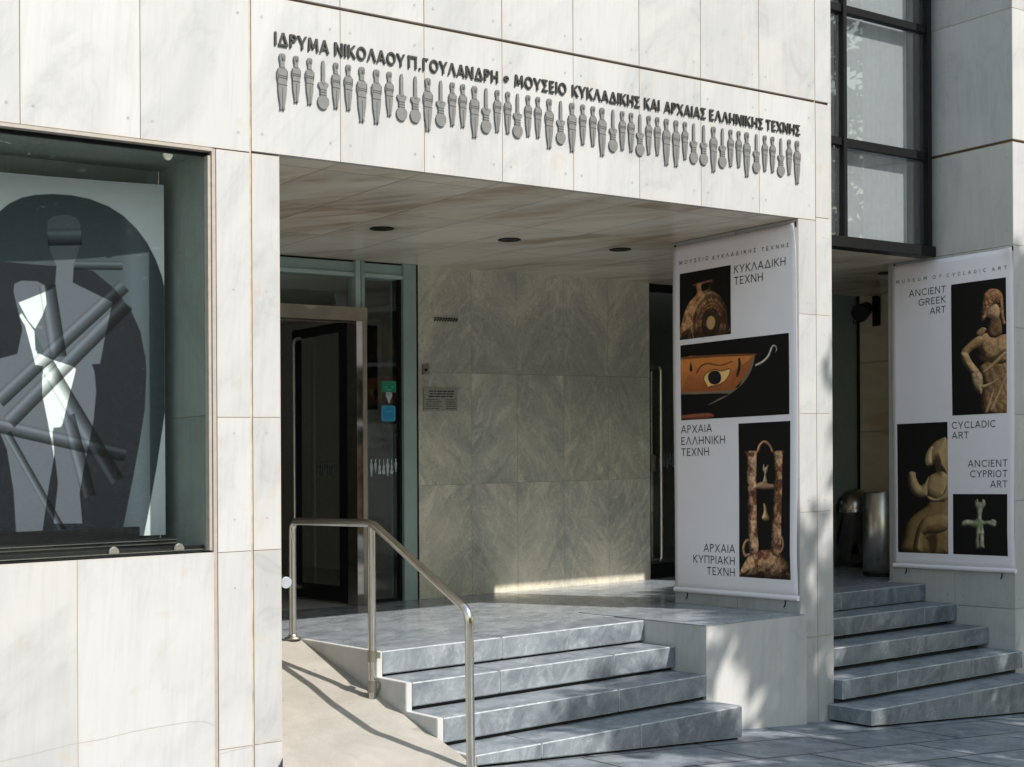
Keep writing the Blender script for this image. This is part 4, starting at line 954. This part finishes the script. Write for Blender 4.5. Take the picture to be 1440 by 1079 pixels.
def pic_cross():
    r = pic('cr'); r.solid('cx', (.48, .46, .36), .026, light=(-.4, .5, .7), amb=.08, grain=.6, gs=.018, mott=(.30, .31, .21)); r.flat('cxd', (.04, .05, .035), soft=2); r.flat('cxg', (.18, .25, .12), soft=8, amt=.5); return r

def wave(y, z, z0, z1): return max(0, (.006 + .0045 * sin(2.6 * z + 2.3 * y) + .0025 * sin(8.0 * y + 1.7 * z)) * min(1, (z - z0) / .3, (z1 - z) / .25 + .1))
def banner(label, xb, y0, y1, z0, z1, pics, texts):
    t = thing('banner', label, 'banner', (xb, (y0 + y1) / 2, z0))
    bm = newbm(); nY, nZ = 30, 60; g = []
    for j in range(nZ + 1):
        row = []
        for i in range(nY + 1):
            y = y0 + (y1 - y0) * i / nY; z = z0 + .03 + (z1 - z0 - .03) * j / nZ
            c = max(0, 1 - ((y - y0) / .10 + (z1 - z) / .16)) * .030 if z > z1 - .16 else 0     # the street side top corner curls off
            row.append(bm.verts.new((xb - c - wave(y, z, z0, z1), y, z)))
        g.append(row)
    for j in range(nZ):
        for i in range(nY): bm.faces.new((g[j][i + 1], g[j][i], g[j + 1][i], g[j + 1][i + 1])).smooth = True
    c = obj('cloth', bm, MT['banner'], t, recalc=False)
    so_ = c.modifiers.new('thickness', 'SOLIDIFY'); so_.thickness = .0015; so_.offset = -1
    bm = newbm(); tube(bm, [(xb + .002, y0 - .002, z0 + .018), (xb + .002, y1 + .002, z0 + .018)], .017, 14); obj('hem_bar', bm, MT['banner'], t)
    for y in (y0 + .012, y1 - .012):
        bm = newbm(); tube(bm, [(xb + .008, y, z1 - .02), (xb + .004, y, z1 + .014)], .005, 8); obj('hook', bm, MT['black'], t)
    for y in (y0 + .11, y1 - .11):
        bm = newbm(); tube(bm, fillet([(xb + .006, y, z0 + .01), (xb + .003, y, z0 - .03), (xb + .003, y + .012, z0 - .042)], .008, 3), .0035, 8); obj('hook', bm, MT['black'], t)
    for fn in pics: fn().mesh('picture', lambda a, c: (xb - .0018 - wave(a, c, z0, z1), a, c), t, MT['ink_print'], np.array((1.45, 1.36, 1.25)))
    for lines in texts:
        for s, y, z, wd, cap, al, gp in lines:
            bm = newbm(); strokes(bm, s, (xb - .0016, y, z), -Y_, Z_, -X_, wd, cap, cap * (.115 if cap > .03 else .13), 0, al, gp)
            for v in bm.verts: v.co.x -= wave(v.co.y, v.co.z, z0, z1) + .0004
            obj('lettering', bm, MT['ink'], t)
    return t
B_ = .13
banner('hanging white banner with Greek lettering, painted cup and twin necked jug', 6.641, .006, 1.09, .560, 2.853,
    [pic_flask, pic_cup, pic_jug],
    [[('ΜΟΥΣΕΙΟ', 1.03, 2.7285, .274, .026, 'L', .6), ('ΚΥΚΛΑΔΙΚΗΣ', .718, 2.723, .385, .026, 'L', .6), ('ΤΕΧΝΗΣ', .286, 2.718, .226, .026, 'L', .6)],
     [('ΚΥΚΛΑΔΙΚΗ', .52, 2.610, .435, .051, 'L', B_), ('ΤΕΧΝΗ', .518, 2.537, .248, .051, 'L', B_)],
     [('ΑΡΧΑΙΑ', 1.02, 1.613, .29, .052, 'L', B_), ('ΕΛΛΗΝΙΚΗ', 1.02, 1.536, .41, .052, 'L', B_), ('ΤΕΧΝΗ', 1.02, 1.462, .263, .052, 'L', B_)],
     [('ΑΡΧΑΙΑ', .532, .837, .28, .052, 'R', B_), ('ΚΥΠΡΙΑΚΗ', .532, .761, .381, .052, 'R', B_), ('ΤΕΧΝΗ', .532, .688, .254, .052, 'R', B_)]])
banner('hanging white banner with English lettering, draped statue and pale cross figure', 8.832, -.012, 1.03, .592, 2.862,
    [pic_statue, pic_seated, pic_cross],
    [[('MUSEUM', .994, 2.724, .28, .025, 'L', .8), ('OF', .664, 2.7222, .081, .025, 'L', .8), ('CYCLADIC', .538, 2.7205, .332, .025, 'L', .8), ('ART', .16, 2.718, .121, .025, 'L', .8)],
     [('ANCIENT', .542, 2.612, .332, .05, 'R', B_), ('GREEK', .542, 2.537, .247, .05, 'R', B_), ('ART', .543, 2.465, .142, .05, 'R', B_)],
     [('CYCLADIC', .504, 1.618, .366, .05, 'L', B_), ('ART', .504, 1.545, .143, .05, 'L', B_)],
     [('ANCIENT', .04, 1.339, .33, .05, 'R', B_), ('CYPRIOT', .041, 1.265, .312, .05, 'R', B_), ('ART', .041, 1.192, .142, .05, 'R', B_)]])

# ================================================================ curved print in the display window
def cy(x): return .36 + .09 * (1 - ((x - 1.7) / 1.03) ** 2) if x > .7 else .36
ap = thing('art_print', 'large curved print of dark interlocking figure silhouettes and tubes behind the display glass', 'art print', (2.0, .45, 1.14))
r = Raster(1.30, 2.733, 1.14, 2.765, .0034, (.60, .61, .615))
dg = r.sdf(P['egg'] + [(1.0, 1.143), (.9, 2.0), (1.5, 2.52)]); di = r.sdf([p for p in P['inner']] + [(.95, 1.2), (.9, 2.0), (1.5, 2.33)])
band = np.array((.052, .064, .074)) * (1 + .45 * np.exp(-((r.A - 2.60) / .05) ** 2) - .25 * np.clip((r.A - 2.64) / .08, 0, 1))[..., None]
r.put(r.cov(dg), band); NIGHT = (.012, .0125, .017)
r.put(r.cov(di), NIGHT); r.put(r.cov(dg) * np.clip((1.93 - r.A) / .004, 0, 1) * np.clip((2.42 - r.B) / .004, 0, 1), NIGHT)
df = r.flat('figure', (.100, .108, .130), sm=0)
r.put(r.cov(df) * np.clip((r.B - 2.30) * 6, 0, .35), (.10, .12, .13))
for k_ in ('mhead', 'mbody'): r.flat(k_, (.70, .735, .72), sm=0 if k_ == 'mhead' else 1)
r.flat('mtri', (.07, .085, .095), sm=0)
for k_, side in (('t9', 1), ('t7', 1), ('t3', -1), ('t5', 1), ('t6', -1), ('t8', -1), ('t2', 1), ('t1', 1), ('t4', -1)):
    (x0, z0), (x1, z1), (wd, _) = P[k_]; wd *= 1.32; L_ = math.hypot(x1 - x0, z1 - z0); ux, uz = (x1 - x0) / L_, (z1 - z0) / L_
    s_ = (r.A - x0) * ux + (r.B - z0) * uz; q = ((r.A - x0) * uz - (r.B - z0) * ux) / wd + .5        # across the tube: 1 on the right of the run
    m = (np.clip(s_ / r.px + .5, 0, 1) * np.clip((L_ - s_) / r.px + .5, 0, 1) * np.clip(q * wd / r.px + .5, 0, 1) * np.clip((1 - q) * wd / r.px + .5, 0, 1))
    qq = np.clip(q if side > 0 else 1 - q, 0, 1); prof = np.interp(qq, (0, .07, .24, .5, .8, 1), (.50, .85, 1.25, .66, .24, .09))
    r.C = r.C * (1 - m[..., None]) + (r.C * prof[..., None] + np.array((.016, .020, .023)) * np.exp(-((qq - .26) / .16) ** 2)[..., None]) * m[..., None]
r.C *= (1 + .05 * (r.noise(.05, 3) - .5))[..., None]
r.mesh('printed_face', lambda a, c: (a, cy(a), c), ap, MT['gloss_print'])
bm = newbm()
for i in range(40):
    a, b = .75 + 1.985 * i / 40, .75 + 1.985 * (i + 1) / 40
    quad(bm, [(a, cy(a) + .004, 1.14), (b, cy(b) + .004, 1.14), (b, cy(b) + .004, 2.766), (a, cy(a) + .004, 2.766)])
obj('backing', bm, MT['banner'], ap)
bm = newbm(); box(bm, .8, 2.585, .30, .352, 1.095, 1.185); obj('foot_bar', bm, MT['black'], ap, bevel=.003)

# ================================================================ small things
bm = newbm(); box(bm, 5.730, 6.023, YB - .014, YB - .001, 1.839, 2.0, 0)
for i in range(3): 
    x = 5.77 + .012 * (i % 2)
    while x < 5.985: l = random.uniform(.014, .05); box(bm, x, min(x + l, 5.99), YB - .0146, YB - .0138, 1.975 - i * .019, 1.984 - i * .019, 1); x += l + .006
for i in range(5):
    for xa, xb in ((5.745, 5.86 + .02 * (i % 2)), (5.92, 6.005)):
        x = xa
        while x < xb: l = random.uniform(.008, .03); box(bm, x, min(x + l, xb), YB - .0146, YB - .0138, 1.916 - i * .016, 1.921 - i * .016, 1); x += l + .005
MT['brass'] = plain('worn_plaque', (.30, .28, .235), .4, var=.12, scale=30)
tag(obj('plaque', bm, [MT['brass'], MT['ink']]), 'engraved plaque fixed to the grey green marble wall', 'plaque')
bm = newbm()
for r, z in ((0, 2.512), (1, 2.497)):
    x = 5.827
    while x < 6.02:
        box(bm, x, x + .015, YB - .012, YB - .001, z, z + .004); box(bm, x + (.0 if r else .010), x + (.005 if r else .015), YB - .012, YB - .001, z - .008, z - .0002); x += .0235
tag(obj('wall_lettering', bm, MT['letter']), 'row of small black letters high on the grey green marble wall', 'lettering')
ic = thing('doorbell', 'small square dark doorbell plate at the left edge of the green marble', 'doorbell', (5.753, YB, 2.1))
bm = newbm(); box(bm, 5.724, 5.782, YB - .012, YB - .001, 2.10, 2.171); obj('plate', bm, MT['clamp'], ic, bevel=.002)
bm = newbm(); tube(bm, [(5.748, YB - .02, 2.132), (5.748, YB - .012, 2.132)], .010, 12); obj('button', bm, MT['black'], ic)

YD = YB + .026
MT['green_s'] = plain('green_sticker', (.01, .22, .12), .5); MT['cyan_s'] = plain('cyan_sticker', (.012, .24, .42), .5); MT['white_s'] = plain('white_sticker', (.42, .47, .47), .5); MT['mark'] = plain('pale_sticker_print', (.10, .46, .34), .5); MT['mark2'] = plain('cyan_sticker_print', (.10, .42, .60), .5)
bm = newbm(); box(bm, 5.399, 5.518, YD - .001, YD + .001, 1.97, 2.049)
box(bm, 5.44, 5.48, YD - .0018, YD - .0012, 1.985, 1.990, 1); box(bm, 5.43, 5.437, YD - .0018, YD - .0012, 2.0, 2.012, 1); box(bm, 5.482, 5.489, YD - .0018, YD - .0012, 2.0, 2.012, 1)
tag(obj('sticker', bm, [MT['green_s'], MT['mark']]), 'green rectangular sticker on the entrance glass', 'sticker')
def rrect(x0, x1, z0, z1, r): return [(cx0 + r * cos(a), cz0 + r * sin(a)) for cx0, cz0, s in ((x1 - r, z1 - r, 0), (x0 + r, z1 - r, 1), (x0 + r, z0 + r, 2), (x1 - r, z0 + r, 3)) for a in [s * pi / 2 + k * pi / 8 for k in range(5)]]
bm = newbm(); prism(bm, rrect(5.394, 5.513, 1.762, 1.876, .018), 1, YD - .001, YD + .001); prism(bm, rrect(5.402, 5.505, 1.770, 1.868, .014), 1, YD - .0014, YD - .0011, 1); prism(bm, rrect(5.406, 5.501, 1.774, 1.864, .011), 1, YD - .0018, YD - .0015, 0); box(bm, 5.425, 5.482, YD - .0022, YD - .0019, 1.83, 1.835, 1)
tag(obj('sticker', bm, [MT['cyan_s'], MT['mark2']]), 'cyan square sticker with rounded corners on the entrance glass', 'sticker')
bm = newbm(); c = (5.458, 1.948); prism(bm, [(c[0] + .026 * cos(a), c[1] + .028 * sin(a)) for a in [-.9 + k * (2 * pi - 1.35) / 16 for k in range(17)]] + [(c[0] - .004, 1.893), (c[0] + .004, 1.893)], 1, YD - .001, YD + .001)
prism(bm, [(c[0] + .011 * cos(a), c[1] + .006 + .009 * sin(a)) for a in [k * pi / 5 for k in range(10)]], 1, YD - .0018, YD - .0012, 1)
tag(obj('sticker', bm, [MT['white_s'], MT['greenframe']]), 'white pin shaped sticker between green and cyan stickers', 'sticker')
def decal(name, x, z, h, seq, at, label, mat=None):
    bm = newbm()
    for i, k in enumerate(seq):
        hh = h * (1.0 if k == 'F' else .88 if k == 'V' else .78)
        for a, b in [(0, 0)]:
            pts = outline(VIO if k == 'V' else FIG, 0, z, hh)
            f = bm.faces.new([bm.verts.new(at(x + i * h * .27 + px, pz)) for px, pz in pts])
    return tag(obj(name, bm, mat or MT['decalw'], recalc=False), label, 'decal')
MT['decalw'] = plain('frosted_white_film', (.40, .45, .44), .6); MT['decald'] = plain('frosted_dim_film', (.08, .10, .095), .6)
decal('window_decal', 5.31, 1.497, .125, 'FfVVFVffF', lambda a, b: (a, YD, b), 'row of white figurine decals on the entrance glass')
decal('window_decal', 0, 1.497, .125, 'fFVfFVFf', lambda a, b: (5.157, 3.27 - a, b), 'faint row of figurine decals on the open door leaf', MT['decald'])
decal('window_decal', 8.08, 1.497, .125, 'fVFfVFf', lambda a, b: (a, YB + .036, b), 'faint row of figurine decals on the side door glass', MT['decald'])

# litter bins and spotlight in the right recess
bn = thing('litter_bin', 'dark domed steel litter bin against the beige wall', 'bin', (10.02, 2.40, ZL + .004))
r = .17; bm = newbm(); lathe(bm, [(0, 0), (r, 0), (r, .46), (r + .004, .465), (r + .004, .475), (r, .48), (r, .50)] + [(r * cos(a), .50 + r * sin(a)) for a in [k * pi / 20 for k in range(1, 10)]] + [(0, .50 + r)], (10.02, 2.40, ZL + .004), 40); obj('body', bm, MT['bindark'], bn)
bm = newbm(); tube(bm, [(9.89, 2.285, ZL + .07), (9.87, 2.27, ZL + .07)], .045, 18); obj('foot_pedal', bm, MT['black'], bn)
bn2 = thing('litter_bin', 'open brushed steel cylinder bin half hidden by the English banner', 'bin', (9.22, 1.46, ZL + .004))
r = .155; bm = newbm(); lathe(bm, [(0, 0), (r, 0), (r, .655), (r - .008, .66), (r - .012, .655), (r - .012, .05), (0, .05)], (9.285, 1.50, ZL + .004), 44); obj('body', bm, MT['bin'], bn2)
bm = newbm(); lathe(bm, [(r + .003, .02), (r + .003, .0)], (9.285, 1.50, ZL + .005), 44); obj('base_ring', bm, MT['black'], bn2)

sp = thing('spotlight', 'black adjustable spotlight fixed to the beige wall below the ceiling', 'spotlight', (10.30, 2.44, 2.70))
bm = newbm(); box(bm, 10.300, 10.338, 2.36, 2.42, 2.60, 2.86); obj('wall_bracket', bm, MT['black'], sp, bevel=.005)
bm = newbm(); hd = Vector((-.8, -.25, -.32)).normalized(); o0 = Vector((10.24, 2.44, 2.76)); tube(bm, [o0 + hd * t for t in (-.02, 0, .05, .13, .16, .161)], .06, 20, 0, True, [.035, .055, .062, .075, .08, .07]); tube(bm, [(10.31, 2.40, 2.74), o0], .016, 8); obj('lamp_head', bm, MT['black'], sp)
bm = newbm(); tube(bm, [(10.28, 2.42, 2.72), (10.22, 2.46, 2.64), (10.12, 2.49, 2.62), (10.10, 2.46, 2.69)], .004, 6); obj('cable', bm, MT['black'], sp)

# white boards inside the foyer
for x, y, wd, z0, z1, lb in ((5.75, 3.9, .34, 1.6, 2.62, 'tall white framed display board seen through the entrance glass'), (5.62, 3.6, .16, .55, 1.45, 'narrow pale display board low behind the entrance glass')):
    t = thing('display_board', lb, 'display board', (x, y, ZL))
    bm = newbm(); box(bm, x, x + wd, y, y + .03, z0, z1); obj('board', bm, MT['dark_room'], t)
    bm = newbm(); box(bm, x + .04, x + wd - .04, y - .003, y - .0005, z0 + .3, z1 - .05); obj('poster', bm, MT['black'], t)
    bm = newbm(); box(bm, x + wd / 2 - .01, x + wd / 2 + .01, y + .005, y + .025, ZL - .03, z0); box(bm, x + .02, x + wd - .02, y - .1, y + .13, ZL - .028, ZL - .005); obj('stand', bm, MT['black'], t)

# ================================================================ street trees
k = N('leaf'); pv = k.n('NewGeometry').outputs['Position']; lc = k.attr('pid').outputs['Fac']
k.col(k.ramp(lc, [(0, (.035, .075, .018)), (.5, (.055, .11, .025)), (1, (.085, .135, .03))])); k.rough(.5)
k.b.inputs['Subsurface Weight'].default_value = 0
tl = k.n('BsdfTranslucent'); tl.inputs[0].default_value = (.10, .17, .03, 1); mx = k.n('MixShader'); mx.inputs[0].default_value = .3
k.l(k.b.outputs[0], mx.inputs[1]); k.l(tl.outputs[0], mx.inputs[2]); k.l(mx.outputs[0], k.out.inputs[0]); MT['leaf'] = k.m
MT['bark'] = speckled('bark', (.07, .055, .04), (.16, .13, .10), 25, .9)
def tree(label, base, clumps, leaves, spread, size, fork, group=None):
    t = thing('street_tree', label, 'tree', base, group)
    bx, by, bz = base; fk = Vector(fork)
    bm = newbm(); tube(bm, [(bx, by, bz), (bx + .05, by, bz + 1.2), ((bx + fk.x) / 2 + .06, (by + fk.y) / 2, (bz + fk.z) / 2), fk], .1, 12, 0, True, [.17, .13, .12, .10])
    obj('trunk', bm, MT['bark'], t)
    bm = newbm()
    for i, c in enumerate(clumps):
        if i % 3 == 0:
            c = Vector(c); m = fk.lerp(c, .5) + Vector((random.uniform(-.2, .2), random.uniform(-.2, .2), .25))
            tube(bm, [fk, fk.lerp(m, .6), m, c], .03, 5, 0, False, [.06, .045, .03, .008])
    obj('limbs', bm, MT['bark'], t)
    bm = newbm(); pl = bm.faces.layers.float['pid']
    for c in clumps:
        c = Vector(c)
        for _ in range(leaves):
            p = c + Vector((random.gauss(0, spread), random.gauss(0, spread), random.gauss(0, spread * .75)))
            d = Vector((random.gauss(0, 1), random.gauss(0, 1), random.gauss(0, .6) - .3)).normalized(); s = d.orthogonal().normalized(); s.rotate(Matrix.Rotation(random.uniform(0, 6.28), 3, d))
            L = size * random.uniform(.7, 1.25); q = [p, p + d * L * .45 + s * L * .28, p + d * L, p + d * L * .45 - s * L * .28]
            f = bm.faces.new([bm.verts.new(v) for v in q]); f[pl] = random.random()
    obj('crown', bm, MT['leaf'], t, recalc=False)
    return t
# crown over the right hand side of the court: its shade falls on the pier, the steps and the pavement
rt = random.Random(11)
def edge(x):
    pts = [(4.0, -.55), (4.6, -.25), (5.3, .10), (6.0, .35), (6.35, .75), (6.6, 1.75), (6.95, 2.25), (8.0, 2.5), (8.85, 3.0), (10, 3.3), (15, 3.3)]
    for (xa, za), (xb, zb) in zip(pts, pts[1:]):
        if xa <= x <= xb: return za + (zb - za) * (x - xa) / (xb - xa)
    return -9
cl = []
while len(cl) < 470:
    x, z, t = rt.uniform(4.3, 13.0), rt.uniform(-2.8, 3.3), rt.uniform(4.0, 7.6)
    if z < edge(x) - .12 and rt.random() < (.04 if 6.4 < x < 7.2 and z > .7 else 1 if x > 6.4 else .08 if z > .5 else 0 if sin(3.4 * x + 2.2 * z + 1.0) + sin(2.1 * x - 4.6 * z) > .30 else 1): cl.append(Vector((x, 0, z)) - SUN * t)
tree('leafy street tree in front of the pier', (11.2, -6.6, pav(11.2)), cl, 85, .11, .17, (11.0, -6.4, 3.6), 'street trees')
cl = [Vector((17.5 + rt.gauss(0, 1.3), -6.2 + rt.gauss(0, 1.2), 5.6 + rt.gauss(0, 1.2))) for _ in range(70)]
tree('leafy street tree further along the pavement', (17.5, -6.4, pav(17.5)), cl, 50, .25, .16, (17.5, -6.3, 3.0), 'street trees')
for tx, hz, lb in ((2.5, 5.6, 'broad leafy tree across the road, furthest up the hill'), (9.0, 5.0, 'broad leafy tree across the road, second from the top of the hill'), (15.5, 6.2, 'broad leafy tree across the road, tallest of its row')):
    cl = [Vector((tx + rt.gauss(0, 2.0), -17.5 + rt.gauss(0, .9), hz - .6 + rt.gauss(0, 1.7))) for _ in range(110)]
    tree(lb, (tx, -17.4, pav(tx) - .13), cl, 60, .3, .24, (tx, -17.45, 2.6), 'street trees')

t = thing('hedge', 'long clipped dark green hedge added across the street to darken the window reflections', 'hedge', (6, -14.2, pav(6) - .13))  # unseen hedge, put in to darken what the display glass reflects
bm = newbm(); pl = bm.faces.layers.float['pid']
for _ in range(16000):
    x = rt.uniform(-3, 16); p = Vector((x, -14.2 + rt.uniform(-.5, .5), pav(x) - .1 + rt.random() * (2.5 + .25 * sin(x * 1.7) + .15 * sin(x * 4.1)))); d = Vector((rt.gauss(0, 1), rt.gauss(0, 1), rt.gauss(0, .7))).normalized(); s_ = d.orthogonal().normalized(); L = rt.uniform(.08, .16)
    f = bm.faces.new([bm.verts.new(v) for v in (p, p + d * L * .45 + s_ * L * .3, p + d * L, p + d * L * .45 - s_ * L * .3)]); f[pl] = rt.random()
obj('foliage', bm, MT['leaf'], t, recalc=False)
bm = newbm()
for i in range(24): x = -2.6 + i * .8; tube(bm, [(x, -14.2, pav(x) - .15), (x + .1, -14.15, pav(x) + 1.0), (x - .1, -14.25, pav(x) + 2.0)], .03, 6)
obj('stems', bm, MT['bark'], t)

# building across the road
ob = thing('apartment_building', 'plain apartment building across the road', 'building', (4, -31, 0))
bm = newbm(); MT['render_wall'] = plain('far_render', (.26, .25, .23), .85, var=.1, scale=1.2)
x0, x1, H = -22, 40, 10.5
box(bm, x0, x1, -38, -31, -3, H); obj('wall', bm, MT['render_wall'], ob)
for i in range(15):
    for j in range(3):
        bm = newbm(); a = x0 + 2 + i * 4.05; z = .9 + j * 3.1
        box(bm, a, a + 2.0, -30.99, -30.94, z, z + 1.7); obj('window', bm, MT['black'], ob)
for j in range(3):
    bm = newbm(); box(bm, x0 + 1, x1 - 1, -30.93, -30.0, 3.2 + j * 3.1 - .6, 3.2 + j * 3.1 + .1); obj('balcony', bm, MT['render_wall'], ob)
